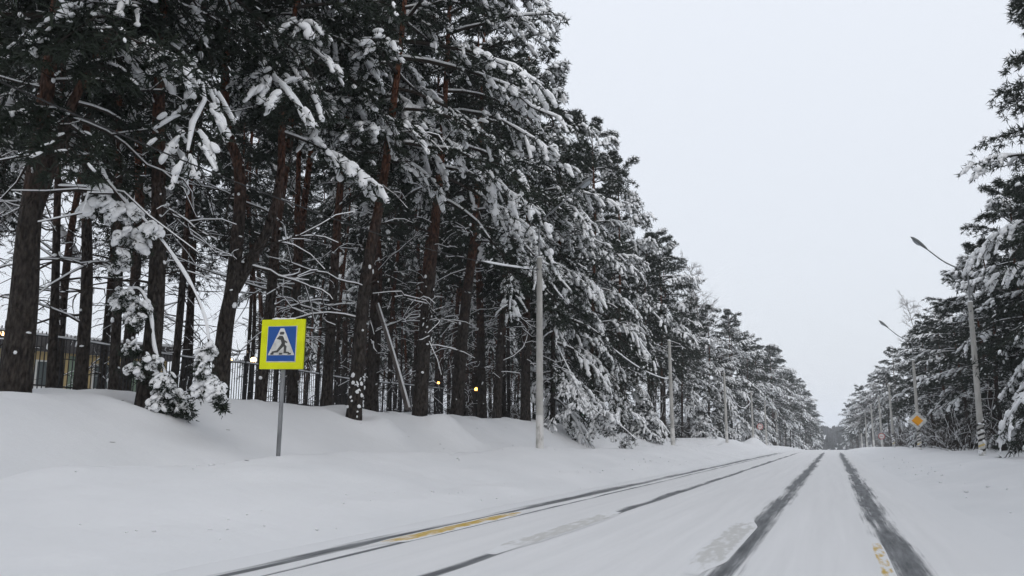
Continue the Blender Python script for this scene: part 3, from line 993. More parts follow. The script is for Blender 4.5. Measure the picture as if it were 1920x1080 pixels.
DARK = [edge_pine(50, 17, 0.17, 1.5, 64, 3.4, 12, heavy=0.10), edge_pine(51, 18, 0.18, 2.0, 64, 3.6, 12, heavy=0.12), edge_pine(52, 15.5, 0.15, 1.0, 66, 3.1, 12, heavy=0.08)]
BIRCH = [birch(60, 16), birch(61, 13.5)]
SHRUB = [shrub(70, 3.2), shrub(71, 2.4), shrub(72, 4.0)]
SPRUCE = [young_spruce(80, 3.6), young_spruce(81, 2.4), young_spruce(82, 5.0)]
taken = []


def free(x, y, d):
    return all((x - a) ** 2 + (y - b) ** 2 > d * d for a, b in taken)


def put(parts, name, label, cat, x, y, rot, sc, group, sink=0.05):
    taken.append((x, y))
    return place(parts, name, label, cat, (x, y, gz(x, y) - sink), rot, sc, group)


# left edge row from the nearest lamp post on: pines leafy to the ground, leaning to the light over the verge
n_edge_pines = 0
EDGE_SPOTS = [(-14.0, 44.0), (-15.0, 48.5), (-14.2, 53.0), (-15.2, 57.5), (-14.6, 62.5), (-15.6, 67), (-14.6, 72), (-14.4, 77.5), (-15.2, 83)]
EDGE_LABELS = ["pine with drooping snowy boughs reaching the verge, right of the nearest left lamp post",
               "tall snow-laden pine behind the drooping verge pine on the left",
               "broad snow-laden pine overhanging between the first two left lamp posts",
               "snow-laden pine just before the second left lamp post",
               "snow-laden pine directly behind the second left lamp post",
               "snow-laden pine just past the second left lamp post",
               "snow-laden pine midway between the second and third left lamp posts",
               "snow-laden pine before the third left lamp post",
               "snow-laden pine behind the third left lamp post"]
for k, (x, y) in enumerate(EDGE_SPOTS):
    put((EDGE if k < 5 else REDGE)[(k * 2 + 2) % 5], "pine_tree", EDGE_LABELS[k], "pine tree", x, y, rng.uniform(-0.5, 0.3), (0.86, 0.86, (1.1, 1.0, 0.98, 1.0, 1.12, 1.0, 1.05, 0.92, 0.95)[k]), "snow-laden pines along the left verge")
y = 89.0
while y < 430:
    x = -13.4 - rng.uniform(0, 2.4) + 6.3 * max(0.0, min(1.0, (y - 125) / 170))
    put((REDGE if rng.random() < 0.6 else EDGE)[rng.randrange(5)], "pine_tree", ("snow-laden pine in the left row " + ("between third and fourth lamp posts" if y < 119 else "just past the fourth lamp post" if y < 160 else "far on, near the end of the road")), "pine tree", x, y, rng.uniform(-0.6, 0.6), rng.uniform(0.72, 0.85) if y < 128 else rng.uniform(0.9, 1.08), "far pines of the left row")
    y += rng.uniform(5, 8) * (1 + (y - 89) / 200)

# right edge row
EDGE_H = [19, 20.5, 17.5, 19.5, 16]


def sized(k, ht, wide):
    z = ht / EDGE_H[k]
    return (wide, wide, z)


RIGHT = [(11.6, 50.0, 15.0, 0.9, "near snow-laden pine cut by the right edge of the picture"), (11.0, 55.0, 15.0, 0.95, "tall snow-laden pine behind the striped right lamp post"),
         (9.8, 60.5, 13.0, 0.95, "snow-laden pine just beyond the striped right lamp post"), (10.6, 68.0, 13.0, 0.9, "snow-laden pine right of the diamond sign"),
         (10.2, 77.0, 11.5, 0.85, "snow-laden pine directly behind the diamond sign"), (9.8, 86.0, 11.5, 0.9, "rounded snow-laden pine left of the diamond sign"),
         (9.4, 94.0, 11.5, 0.85, "snow-laden pine overhanging the third right lamp post")]
for k, (x, y, ht, wd, lab) in enumerate(RIGHT):
    put(DARK[2] if k == 0 else REDGE[(k * 3 + 1) % 5], "pine_tree", lab, "pine tree", x, y, math.pi + rng.uniform(-0.4, 0.4), (wd, wd, ht / 15.5) if k == 0 else sized((k * 3 + 1) % 5, ht, wd), "snow-laden pines along the right verge")
y = 101.0
while y < 430:
    kind = rng.random()
    x = 10.0 + rng.uniform(0, 2.2) - 4.6 * max(0.0, min(1.0, (y - 115) / 170))
    put(REDGE[rng.randrange(5)], "pine_tree", ("snow-laden pine in the right row " + ("just before the round red sign" if y < 131 else "just beyond the round red sign" if y < 180 else "far on, near the end of the road")), "pine tree", x, y, math.pi + rng.uniform(-0.6, 0.6), rng.uniform(0.62, 0.8), "far pines of the right row")
    y += rng.uniform(6, 9) * (1 + (y - 101) / 200)

for k, y in enumerate(range(47, 128, 5)):
    d_ = k % 3
    put(DARK[d_], "pine_tree", "dark low-crowned pine in the second row of the right wood " + ("behind the striped lamp post" if y < 68 else "behind the diamond sign" if y < 95 else "behind the round red sign"), "pine tree",
        13.2 + rng.uniform(-0.8, 1.6) - 0.01 * y, y + rng.uniform(-1, 1), math.pi + rng.uniform(-0.8, 0.8), (0.9, 0.9, (14.0 if y < 60 else 11.5) / (17, 18, 15.5)[d_]), "second row of the right wood")
# both rows run on past the camera, outside the picture
for y in range(-44, 12, 7):
    put(EDGE[rng.randrange(5)], "pine_tree", "pine of the left row outside the picture beside the camera", "pine tree", -14.5 - rng.uniform(0, 2), y - 2.0, rng.uniform(-0.4, 0.4), 1.0, "pines beside the camera")
for y in range(-44, 40, 7):
    put(EDGE[rng.randrange(5)], "pine_tree", "pine of the right row outside the picture beside the camera", "pine tree", 9.5 + rng.uniform(0, 2), y + 1.0, math.pi + rng.uniform(-0.4, 0.4), 1.0, "pines beside the camera")
put(DARK[1], "pine_tree", "tall near pine reaching one snowy bough into the top right corner", "pine tree", 10.6, 41.5, math.pi + 0.2, (1.0, 1.0, 1.15), "snow-laden pines along the right verge")

# deeper pines, left: the stand behind the front row
rng = random.Random(11)
tries = 0; cnt = 0
for X, pix, *_ in FRONT:
    q = at_x(pix[0][0], pix[0][1], X); taken.append((q[0], q[1]))
while cnt < 165 and tries < 12000:
    tries += 1
    x = -rng.uniform(16.5, 62); y = rng.uniform(14, 130)
    ang = math.degrees(math.atan2(-x, y))
    if ang > 56:
        continue
    if ang > 37 and (abs(x + 20.5) < 1.2 or math.hypot(x, y) > 46 or rng.random() < 0.3):
        continue                                                   # open yard in front of the yellow building
    if not free(x, y, 1.6 + 0.012 * y) or abs(x + 20.5) < 0.7:
        continue
    behind = x < -20.5
    v_ = np.array([x, y, 3.0]) - EYEV
    px_ = 960 + FPX * (v_ @ RV) / (v_ @ FV)
    where = "left of the forked pine" if px_ < 400 else "behind the crossing sign" if px_ < 640 else "behind the orange-barked leaning pine" if px_ < 800 else "left of the nearest left lamp post" if px_ < 1010 else "right of the nearest left lamp post"
    row = "far back in the wood" if x < -34 else "some way into the wood" if x < -26 else "just beyond the fence line" if behind else "between front row and fence line"
    lab = "dark slender pine " + row + ", " + where
    put(STAND[rng.randrange(6)], "pine_tree", lab, "pine tree", x, y, rng.uniform(0, 6.28), rng.uniform(0.85, 1.12), "pines " + row + ", " + where, 0.1)
    cnt += 1
n_left = 0
while n_left < 10 and tries < 20000:
    tries += 1
    ang = math.radians(rng.uniform(41, 56)); dist = rng.uniform(23, 45)
    x, y = -dist * math.sin(ang), dist * math.cos(ang)
    if abs(x + 20.5) < 0.7 or not free(x, y, 1.5):
        continue
    put(STAND[rng.randrange(6)], "pine_tree", "slender pine among the thin stems in front of the yellow building", "pine tree", x, y, rng.uniform(0, 6.28), rng.uniform(0.8, 1.0), "slender pines before the yellow building", 0.1)
    n_left += 1
# deeper pines, right
cnt = 0; tries = 0
while cnt < 26 and tries < 3000:
    tries += 1
    x = rng.uniform(13, 36); y = rng.uniform(52, 190)
    if not free(x, y, 2.6 + 0.02 * y):
        continue
    put(STAND[rng.randrange(6)], "pine_tree", "one of the dark pines deep in the right wood behind the verge row", "pine tree", x, y, rng.uniform(0, 6.28), rng.uniform(0.75, 0.95), "pines deep in the right wood", 0.1)
    cnt += 1
# leafless birches whose pale crowns stand over the pines
BIRCHES = [(-16.0, 112, 0, 1.42, "pale leafless birch rising above the left pines by the third lamp post"), (12.6, 145, 0, 1.4, "pale leafless birch rising above the right pines"),
           (-10.5, 205, 1, 1.2, "far leafless tree closing the left row"), (-8.6, 240, 0, 0.9, "farthest leafless tree at the left end of the road"),
           (7.6, 175, 0, 0.75, "far leafless tree at the end of the right row"), (6.8, 205, 1, 0.85, "farther leafless tree leaning out at the right end of the road"),
           (6.2, 235, 0, 0.7, "farthest leafless tree on the right of the road")]
for x, y, k, s_, lab in BIRCHES:
    put(BIRCH[k], "birch_tree", lab, "birch", x, y, rng.uniform(0, 6), s_, "leafless birches", 0.1)
# understorey
for k in range(66):
    side = k % 3
    if side < 2:
        x = rng.uniform(8.2, 15); y = rng.uniform(46, 190); lab = "bare brown shrub under the right pines " + ("near the striped lamp post" if y < 68 else "around the diamond sign" if y < 95 else "near the round red sign" if y < 135 else "far along the road"); grp = "shrubs under the right pines"
    else:
        x = -rng.uniform(15.5, 26); y = rng.uniform(34, 150); lab = "bare brown shrub under the left pines " + ("before the second lamp post" if y < 58 else "between second and third lamp posts" if y < 89 else "beyond the third lamp post"); grp = "shrubs under the left pines"
    put(SHRUB[rng.randrange(3)], "bare_shrub", lab, "shrub", x, y, rng.uniform(0, 6), rng.uniform(0.8, 1.2), grp)
for k, (x, y, v, s_, lab) in enumerate([(-12.6, 61.5, 0, 0.9, "little snow-covered spruce right of the second left lamp post"), (-13.4, 66.5, 1, 1.1, "low snow-covered spruce on the left verge between second and third lamp posts"),
                                        (-12.8, 92, 0, 1.0, "small snowy spruce beside the third left lamp post"),
                                        (8.6, 101, 2, 0.8, "snow-clotted spruce by the third right lamp post")]):
    put(SPRUCE[v], "young_spruce", lab, "spruce", x, y, rng.uniform(0, 6), s_, "young spruces on the verges")


def ground_hit(px, py):
    """distance at which the sight line of a photo pixel meets the snow"""
    for d in np.arange(8.0, 70.0, 0.25):
        q = at_depth(px, py, d)
        if q[2] <= gz(q[0], q[1]):
            return float(d)
    return 16.0


# ------------------------------------------------------------------ snow-bent boughs that hang before the wood at the left
def bent(label, path, clumps, depth, seed, name="bent_sapling", spread=0.42, blob=0.5):
    pl = Plant(seed, near=True); r = pl.rng
    P = np.array([at_depth(px, py, depth + dd) for px, py, dd in path])
    foot = P[-1].copy(); foot[2] = gz(foot[0], foot[1])
    P = P - foot
    c = curve_pts(P, 40)
    t = np.linspace(0, 1, 40)
    pl.trunk.tube(c, 0.030 * (1 - 0.6 * t) + 0.006, 7)
    v, f = tubes((c + ZV * 0.035)[None], (0.022 * (1 - 0.5 * t) + 0.008 + 0.022 * r.random(40))[None], 6)
    pl.snow.add(v, f)
    for px, py, rad, n, big in clumps:
        o0 = at_depth(px, py, depth) - foot
        k = max(2, int(n * 0.65))
        o = o0 + r.normal(size=(k, 3)) * np.array([0.28, 0.28, 0.32]) * rad * spread
        az = r.random(k) * 6.283
        L = rad * spread * (0.55 + 0.55 * r.random(k))
        pl.boughs(o, az, L, r.normal(-0.3, 0.3, k), np.full(k, 0.35), np.full(k, 0.008), np.clip(big - 0.05 + r.normal(0, 0.25, k), 0.1, 1.0), tw=5, tufts=2, needle_n=10, nl=0.12, start=0.2, blob=blob)
    return place(pl.meshes("bent", split=True), name, label, "sapling", foot, group="snow-bent saplings before the left wood")


bent("snow-laden sapling arched over beside the thickest trunk, its tips hanging in clumps",
     [(112, 312, 0.5), (150, 291, 0.3), (185, 300, 0.1), (198, 335, 0), (235, 380, 0), (285, 430, 0), (345, 512, 0), (380, 585, 0), (391, 640, 0), (386, 700, 0), (400, 750, 0)],
     [(200, 372, 0.55, 9, 1.0), (232, 400, 0.5, 9, 1.0), (255, 440, 0.45, 8, 0.85), (235, 480, 0.4, 6, 0.7), (272, 425, 0.35, 5, 0.9), (392, 660, 0.22, 5, 0.8), (385, 690, 0.26, 7, 0.8), (378, 718, 0.30, 7, 0.7), (408, 728, 0.24, 5, 0.7), (412, 752, 0.2, 4, 0.5)], ground_hit(330, 792) - 0.6, 501, spread=0.62, blob=0.72)
bent("snow-covered sapling bowed until its top fans out on the bank",
     [(205, 585, 0.3), (232, 552, 0.1), (262, 545, 0), (282, 590, 0), (290, 655, 0), (305, 690, 0), (316, 730, 0), (328, 756, 0), (346, 778, 0)],
     [(235, 560, 0.45, 8, 1.0), (265, 570, 0.4, 7, 1.0), (255, 605, 0.4, 6, 0.8), (250, 650, 0.45, 7, 0.55), (285, 675, 0.4, 6, 0.9), (262, 690, 0.4, 5, 0.7), (300, 720, 0.4, 6, 1.0), (312, 715, 0.5, 9, 1.0), (324, 740, 0.55, 9, 0.9), (304, 748, 0.5, 8, 0.8), (342, 762, 0.4, 5, 0.8)], ground_hit(330, 792), 502)
# low boughs of the verge pine that sweep down to the snow
bent("long snow-heaped bough sweeping down to the bank right of the nearest left lamp post",
     [(1040, 640, 1.0), (1065, 690, 0.6), (1085, 735, 0.3), (1110, 765, 0), (1140, 785, -0.2), (1165, 800, -0.4), (1190, 822, -0.5)],
     [(1075, 715, 0.9, 10, 1.0), (1090, 745, 0.7, 8, 1.0), (1125, 775, 0.7, 9, 1.0), (1145, 795, 0.6, 8, 1.0), (1158, 775, 0.7, 6, 0.5), (1175, 805, 0.5, 7, 0.5), (1050, 785, 0.7, 5, 0.4)], min(43.0, ground_hit(1180, 818)), 503, "fallen_bough", 1.1, 0.6)

lg = at_depth(766, 768, 31.0); lg2 = at_depth(708, 572, 32.0)
m = MB(); c0 = curve_pts([lg, (lg + lg2) / 2 + [0.03, 0, 0.02], lg2], 10); m.tube(c0 - lg, np.linspace(0.11, 0.08, 10), 9)
t = thing("leaning_trunk", "grey dead trunk leaning slantwise between two upright pines", "dead trunk", lg)
obj("stem", m, dead_log, t)
m = MB(); m.tube(c0 - lg + np.array([0.05, -0.03, 0.07]), np.linspace(0.05, 0.03, 10), 6); obj("snow_cap", m, snow_tree, t)


# ------------------------------------------------------------------ lamp posts, wires
def lamp_head(parent, base, tip, side):
    """cobra-head luminaire at the end of the arm"""
    a = norm(np.asarray(tip) - np.asarray(base))
    p0 = np.asarray(tip, float)
    up = norm(np.cross(np.cross(a, ZV), a)); sd = np.cross(a, up)
    secs = [(-0.05, 0.045, 0.045), (0.10, 0.085, 0.075), (0.30, 0.125, 0.10), (0.55, 0.145, 0.11), (0.75, 0.11, 0.085), (0.86, 0.04, 0.035)]
    ring = 10
    V = []
    for d, w, h in secs:
        for k in range(ring):
            an = 2 * math.pi * k / ring
            zz = math.sin(an); zz = zz if zz > 0 else zz * 0.55
            V.append(p0 + a * d + sd * w * math.cos(an) + up * h * zz)
    f = []
    for i in range(len(secs) - 1):
        for k in range(ring):
            f.append([i * ring + k, i * ring + (k + 1) % ring, (i + 1) * ring + (k + 1) % ring, (i + 1) * ring + k])
    m = MB(); m.add(V, f)
    m.add(np.vstack([np.array(V[-ring:]), p0 + a * 0.9]), [[k, (k + 1) % ring, ring] for k in range(ring)])
    head = obj("lamp_head", m, lamp_grey, parent)
    g2 = MB()
    V = []
    for d, w, h in [(0.30, 0.09, 0.03), (0.42, 0.115, 0.075), (0.58, 0.115, 0.075), (0.72, 0.08, 0.03)]:
        for k in range(7):
            an = math.pi + math.pi * k / 6
            V.append(p0 + a * d - up * 0.045 + sd * w * math.cos(an) + up * h * math.sin(an))
    f = [[i * 7 + k, i * 7 + k + 1, (i + 1) * 7 + k + 1, (i + 1) * 7 + k] for i in range(3) for k in range(6)]
    g2.add(V, f)
    obj("glass_bowl", g2, lamp_glass, head)


def lamp_post(x, y, side, label, striped=False, wire_h=6.75, arm=True, lean=0.0, parts=True):
    z = gz(x, y) - 0.15
    t = thing("street_lamp", label, "street lamp", (x, y, z), 0.0, "concrete street lamps along the " + ("left" if side > 0 else "right") + " verge")
    t.rotation_euler = (0, lean, 0)
    m = MB(); m.tube([[0, 0, 0], [0, 0, 3.5], [0, 0, 7.2]], [0.145, 0.128, 0.105], 12); obj("pole", m, concrete, t)
    m = MB(); m.tube([[0, 0, 0.02], [0, 0, 1.35]], [0.149, 0.1445], 12); w = obj("painted_foot", m, whitewash, t)
    if striped:
        for k in range(6):
            m = MB()
            z0 = 0.35 + 0.24 * k
            a0 = np.linspace(-2.9, 0.4, 10)
            lo = np.stack([0.1525 * np.cos(a0), 0.1525 * np.sin(a0), z0 + 0.055 * (a0 + 1.2)], -1)
            hi = lo + ZV * 0.10
            V = np.concatenate([lo, hi]); f = [[i, i + 1, 11 + i, 10 + i] for i in range(9)]
            m.add(V, f)
            obj("stripe", m, stripe_yellow if k == 1 else stripe_black, w)
        r = np.random.default_rng(int(y)); m = MB()
        n = 26
        a = r.random(n) * 6.28
        pos = np.stack([np.cos(a) * 0.14, np.sin(a) * 0.14, 0.1 + 1.7 * r.random(n) ** 1.6], -1)
        add_blobs(m, pos, np.stack([-np.sin(a), np.cos(a), 0 * a], -1), np.stack([0.05 + 0.05 * r.random(n), 0.03 + 0.03 * r.random(n), 0.05 + 0.07 * r.random(n)], -1), r)
        obj("stuck_snow", m, snow_tree, t)["kind"] = "stuff"
    m = MB(); m.tube([[0, 0, 7.2], [0, 0, 7.26]], [0.125, 0.08], 10); obj("snow_cap", m, snow_tree, t)
    if arm:
        reach = 1.45 if side > 0 else 1.7
        tip = np.array([side * reach, -0.12, 9.6 if side > 0 else 9.85])
        path = curve_pts([[0, 0, 7.0], [0, 0, 8.35], [side * 0.14, 0, 8.68], [side * reach * 0.55, -0.06, 9.15], tip], 16)
        m = MB(); m.tube(path, np.linspace(0.04, 0.03, 16), 8); obj("arm", m, galvanised, t)
        lamp_head(t, path[-2], tip, side)
    m = MB(); m.tube([[-0.02, -0.14, wire_h], [-0.02, 0.14, wire_h]], 0.035, 8); m.box((0, 0, wire_h), (0.26, 0.1, 0.08)); obj("wire_clamp", m, lamp_grey, t)
    return np.array([x, y, z + wire_h])


LX, RX = -10.0, 6.3
left_lab = ["nearest grey concrete lamp post on the left verge, arm raised over the road", "second lamp post on the left verge, pine boughs over its top",
            "third lamp post on the left verge", "fourth lamp post on the left, standing behind the snow heap", "fifth lamp post on the left, half lost among pines",
            "sixth small far lamp post on the left"]
clamps = []
for k, y in enumerate((29.85, 57.7, 88.8, 119.3, 143.0, 172.0)):
    clamps.append(lamp_post(LX, y, 1, left_lab[k], arm=(k in (0, 4, 5)), lean=(0.004, -0.006, 0, 0, 0.01, 0)[k]))
right_lab = ["nearest right lamp post with black, white and yellow stripes at its foot", "right lamp post carrying the diamond sign", "third right lamp post with snow clotted high on it",
             "fourth right lamp post, behind the round red sign", "fifth right lamp post", "sixth right lamp post, small and far", "farthest right lamp post"]
rcl = []
for k, y in enumerate((44.4, 75.0, 105.7, 130.7, 158.0, 190.0, 222.0)):
    rcl.append(lamp_post(RX, y, -1, right_lab[k], striped=(k < 3), arm=(k < 2), lean=(0.012, 0.008, -0.01, 0, 0, 0.01, 0)[k]))


def wire(label, a, b, sag, snow_spans, seed):
    r = np.random.default_rng(seed)
    t_ = np.linspace(0, 1, 60)
    P = a[None] * (1 - t_)[:, None] + b[None] * t_[:, None]
    P[:, 2] -= sag * 4 * t_ * (1 - t_)
    foot = P[0].copy()
    t = thing("overhead_wire", label, "cable", foot, group="overhead wires between lamp posts")
    m = MB(); m.tube(P - foot, 0.014, 5); obj("cable", m, wire_mat, t)
    for s0, s1 in snow_spans:
        k = (t_ >= s0) & (t_ <= s1)
        n = int(k.sum())
        Q = P[k] - foot + ZV * 0.03
        tt = np.linspace(0, 1, n)
        m = MB(); m.tube(Q, (0.035 + 0.012 * r.random(n)) * np.minimum(1, 8 * np.minimum(tt, 1 - tt) + 0.3), 6)
        obj("snow_sleeve", m, snow_tree, t)


prevp = np.array([LX, 0.0, gz(LX, 0.0) + 5.6])
wire("cable running left from the nearest left lamp post, snow on its near end", clamps[0], prevp, 0.9, [(0.03, 0.2)], 1)
wire("snow-loaded cable sagging low between the first two left lamp posts", clamps[0], clamps[1] - ZV * 2.2, 0.9, [(0.06, 0.13), (0.42, 0.66), (0.68, 0.98)], 2)
wire("snow-loaded cable hanging in a deep loop between the third and fourth left lamp posts", clamps[2] - ZV * 0.6, clamps[3] - ZV * 0.7, 1.7, [(0.02, 0.98)], 3)


# ------------------------------------------------------------------ signs
def rot_y(a):
    return np.array([[math.cos(a), 0, math.sin(a)], [0, 1, 0], [-math.sin(a), 0, math.cos(a)]])


sb = at_x(521, 860, -9.95); sb[2] = gz(sb[0], sb[1]) - 0.25
ps = thing("pedestrian_crossing_sign", "bright yellow framed blue pedestrian crossing sign on a leaning steel post", "road sign", sb)
ps.rotation_euler = (0.02, math.radians(1.6), math.radians(1))
m = MB(); m.tube([[0, 0, 0], [0, 0, 2.80]], 0.042, 12); obj("post", m, galvanised, ps)
m = MB(); S = 0.96
m.box((0, -0.075, 2.37), (S, 0.05, S)); bd = obj("yellow_board", m.mesh("board", False), sign_yellow, ps)
m = MB(); m.box((0, -0.037, 2.37), (S + 0.012, 0.022, S + 0.012)); obj("board_back", m.mesh("board_back", False), sign_edge, ps)
m = MB(); m.box((0, -0.02, 2.37), (0.14, 0.03, 0.12)); obj("bracket", m.mesh("bracket", False), galvanised, ps)


def plate(name, pts, y, material, parent):
    p = np.array(pts, float)
    k = len(p)
    V = np.concatenate([np.column_stack([p[:, 0], np.full(k, y), p[:, 1]]), np.column_stack([p[:, 0], np.full(k, y + 0.0015), p[:, 1]])])
    me = bpy.data.meshes.new(name)
    area = 0.5 * np.sum(p[:, 0] * np.roll(p[:, 1], -1) - np.roll(p[:, 0], -1) * p[:, 1])
    order = list(range(k)) if area > 0 else list(range(k))[::-1]
    faces = [order, [k + i for i in order[::-1]]] + [[order[i], k + order[i], k + order[(i + 1) % k], order[(i + 1) % k]] for i in range(k)]
    me.from_pydata([tuple(q) for q in V], [], faces); me.update()
    return obj(name, me, material, parent)


def sq(cx, cz, w, h):
    return [(cx - w / 2, cz - h / 2), (cx + w / 2, cz - h / 2), (cx + w / 2, cz + h / 2), (cx - w / 2, cz + h / 2)]


C = 2.37
yf = -0.1035
plate("white_border", sq(0.0, C, 0.665, 0.70), yf, sign_white, bd)
plate("blue_field", sq(-0.004, C + 0.006, 0.635, 0.672), yf - 0.003, sign_blue, bd)
# (u, v) measured on the sign face from the blue field's centre
plate("white_triangle", [(-0.30, C - 0.215), (0.30, C - 0.215), (0.04, C + 0.305), (-0.04, C + 0.305)], yf - 0.006, sign_white, bd)
fig = [
    [(-0.035, C + 0.185), (0.03, C + 0.185), (0.045, C + 0.215), (0.03, C + 0.235), (-0.03, C + 0.235), (-0.045, C + 0.21)],              # head
    [(-0.10, C + 0.10), (-0.045, C + 0.155), (0.015, C + 0.15), (0.06, C + 0.03), (0.01, C - 0.005), (-0.02, C + 0.08)],               # back and torso
    [(0.015, C + 0.12), (0.05, C + 0.05), (0.115, C + 0.02), (0.12, C + 0.045), (0.065, C + 0.075), (0.045, C + 0.13)],                  # forward arm
    [(0.0, C + 0.01), (0.06, C + 0.02), (0.045, C - 0.035), (-0.075, C - 0.155), (-0.19, C - 0.165), (-0.18, C - 0.135), (-0.095, C - 0.12)],   # rear leg
    [(0.0, C + 0.0), (0.075, C - 0.01), (0.115, C - 0.05), (0.11, C - 0.14), (0.17, C - 0.15), (0.165, C - 0.17), (0.065, C - 0.17), (0.065, C - 0.06)],  # forward leg
]
fig = [[((u - np.mean([p[0] for p in q_])) * 1.22 + np.mean([p[0] for p in q_]), (w_ - np.mean([p[1] for p in q_])) * 1.10 + np.mean([p[1] for p in q_])) for u, w_ in q_] for q_ in fig]
for q, nm in zip(fig, ("figure_head", "figure_torso", "figure_arm", "figure_leg", "figure_leg")):
    plate(nm, q, yf - 0.009, sign_dark, bd)
for cx in (-0.20, -0.005, 0.19):
    plate("zebra_mark", [(cx - 0.04, C - 0.205), (cx + 0.03, C - 0.205), (cx + 0.04, C - 0.17), (cx - 0.03, C - 0.17)], yf - 0.012, sign_dark, bd)
r = np.random.default_rng(5); m = MB()
n = 9
add_blobs(m, np.stack([r.uniform(-0.2, 0.25, n), np.full(n, -0.07), np.full(n, C + S / 2 + 0.01)], -1), np.tile([1.0, 0, 0], (n, 1)), np.stack([0.05 + 0.06 * r.random(n), np.full(n, 0.028), 0.012 + 0.02 * r.random(n)], -1), r)
obj("snow_cap", m, snow_tree, ps)["kind"] = "stuff"

# diamond priority sign on the second right lamp post
pz = gz(RX, 75.0)
dsn = thing("priority_road_sign", "white-edged amber diamond sign on the second right lamp post", "road sign", (RX - 0.02, 74.80, pz + 2.25))
D = 0.72
plate("diamond_plate", [(0, -D), (D, 0), (0, D), (-D, 0)], 0.0, sign_white, dsn)
plate("amber_diamond", [(0, -D * .58), (D * .58, 0), (0, D * .58), (-D * .58, 0)], -0.004, sign_orange, dsn)
m = MB(); m.box((0.02, 0.045, 0), (0.3, 0.06, 0.06)); obj("bracket", m, galvanised, dsn)


def disc(rad, n=28):
    return [(rad * math.cos(2 * math.pi * k / n), rad * math.sin(2 * math.pi * k / n)) for k in range(n)]


def round_sign(label, loc, post):
    t = thing("round_sign", label, "road sign", loc)
    plate("red_disc", disc(0.42), 0.0, sign_red, t)
    plate("white_disc", disc(0.34), -0.004, sign_white, t)
    plate("dark_bar", sq(0, -0.01, 0.44, 0.07), -0.008, sign_red, t)
    m = MB()
    if post:
        m.tube([[0, 0.05, -post], [0, 0.05, 0.35]], 0.035, 8); obj("post", m, galvanised, t)
    else:
        m.box((0, 0.05, 0), (0.24, 0.08, 0.06)); obj("bracket", m, galvanised, t)


q = at_depth(1656, 818, h_depth((RX, 130.7, 0)))
round_sign("small round red-rimmed sign low on the fourth right lamp post", (RX, 130.5, q[2]), 0)
q = at_x(1425, 800, -9.7)
round_sign("small round red-rimmed sign beside the fourth left lamp post", q, float(q[2] - gz(q[0], q[1]) + 0.3))

# ------------------------------------------------------------------ fence along the wood
FX, FY0, FY1, PAN = -20.5, 14.0, 44.0, 2.5
fe = thing("iron_fence", "black iron railing fence with snow along its top rail behind the left trunks", "fence", (FX, FY0, gz(FX, FY0)))
f0 = np.array(fe.location)
bar_me = MB().box((0, 0, 0.92), (0.022, 0.022, 1.66)).mesh("bar", False); bar_me.materials.append(fence_black)
post_me = MB().box((0, 0, 0.9), (0.07, 0.07, 2.0)).mesh("post", False); post_me.materials.append(fence_black)
npan = int((FY1 - FY0) / PAN)
far_bars = MB()
for p in range(npan + 1):
    y0 = FY0 + p * PAN
    za = gz(FX, y0); zb = gz(FX, y0 + PAN)
    obj("post", post_me, None, fe, (0, y0 - f0[1], za - f0[2]))
    if p == npan:
        break
    A = np.array([0, y0 - f0[1], za - f0[2]]); B = np.array([0, y0 + PAN - f0[1], zb - f0[2]])
    for hh in (0.25, 1.62):
        m = MB(); m.tube([A + ZV * hh, B + ZV * hh], 0.022, 4); obj("rail", m, fence_black, fe)
    rr = np.random.default_rng(p)
    m = MB(); m.tube([A + ZV * 1.655 + (B - A) * s_ for s_ in np.linspace(0.0, 1, 9)], 0.020 + 0.018 * rr.random(9), 5); obj("rail_snow", m, snow_tree, fe)
    for k in range(1, 18):
        q = A + (B - A) * k / 18
        if p < 9:
            obj("bar", bar_me, None, fe, tuple(q))
        else:
            far_bars.box(q + ZV * 0.92, (0.022, 0.022, 1.66))
obj("far_bars", far_bars.mesh("far_bars", False), fence_black, fe)["kind"] = "stuff"

# ------------------------------------------------------------------ yellow building beyond the fence
BA = at_depth(-220, 700, 44.0); BB = at_depth(312, 700, 56.0)
BA[2] = BB[2] = 0
bl = float(np.linalg.norm(BB - BA)); bd_ = (BB - BA) / bl
brot = math.atan2(bd_[1], bd_[0])
bz = gz(BA[0], BA[1]) - 0.6
bu = thing("yellow_building", "long yellow two-storey building with green panels behind the iron fence", "building", (BA[0], BA[1], bz), brot)
HT = 4.5
m = MB(); m.box((bl / 2, 5.0, HT / 2), (bl, 10.0, HT)); obj("wall", m.mesh("wall", False), wall_yellow, bu)
m = MB(); m.box((bl / 2, 5.0, HT + 0.45), (bl + 0.7, 10.7, 0.9)); rf = obj("roof", m.mesh("roof", False), roof_grey, bu)
m = MB(); m.box((bl / 2, 5.0, HT + 0.98), (bl + 0.6, 10.6, 0.16)); obj("roof_snow", m.mesh("roof_snow", False), snow_tree, rf)
k = 0
x = 0.7
while x + 1.8 < bl:
    if k % 2 == 1:
        m = MB(); m.box((x + 0.75, -0.02, HT / 2 + 0.1), (1.1, 0.07, HT - 0.5)); obj("green_panel", m.mesh("green_panel", False), wall_green, bu)
        x += 1.55
    else:
        for zc in (1.1, 3.2):
            m = MB(); m.box((x + 0.75, -0.01, zc), (1.4, 0.08, 1.6)); w = obj("window", m.mesh("window", False), window_white, bu)
            for dx in (-0.33, 0.33):
                m = MB(); m.box((x + 0.75 + dx, -0.045, zc), (0.56, 0.03, 1.4)); obj("pane", m.mesh("pane", False), window_glass, w)
            m = MB(); m.box((x + 0.75, -0.10, zc - 0.85), (1.5, 0.2, 0.08)); obj("sill", m.mesh("sill", False), snow_tree, w)
        x += 1.75
    k += 1


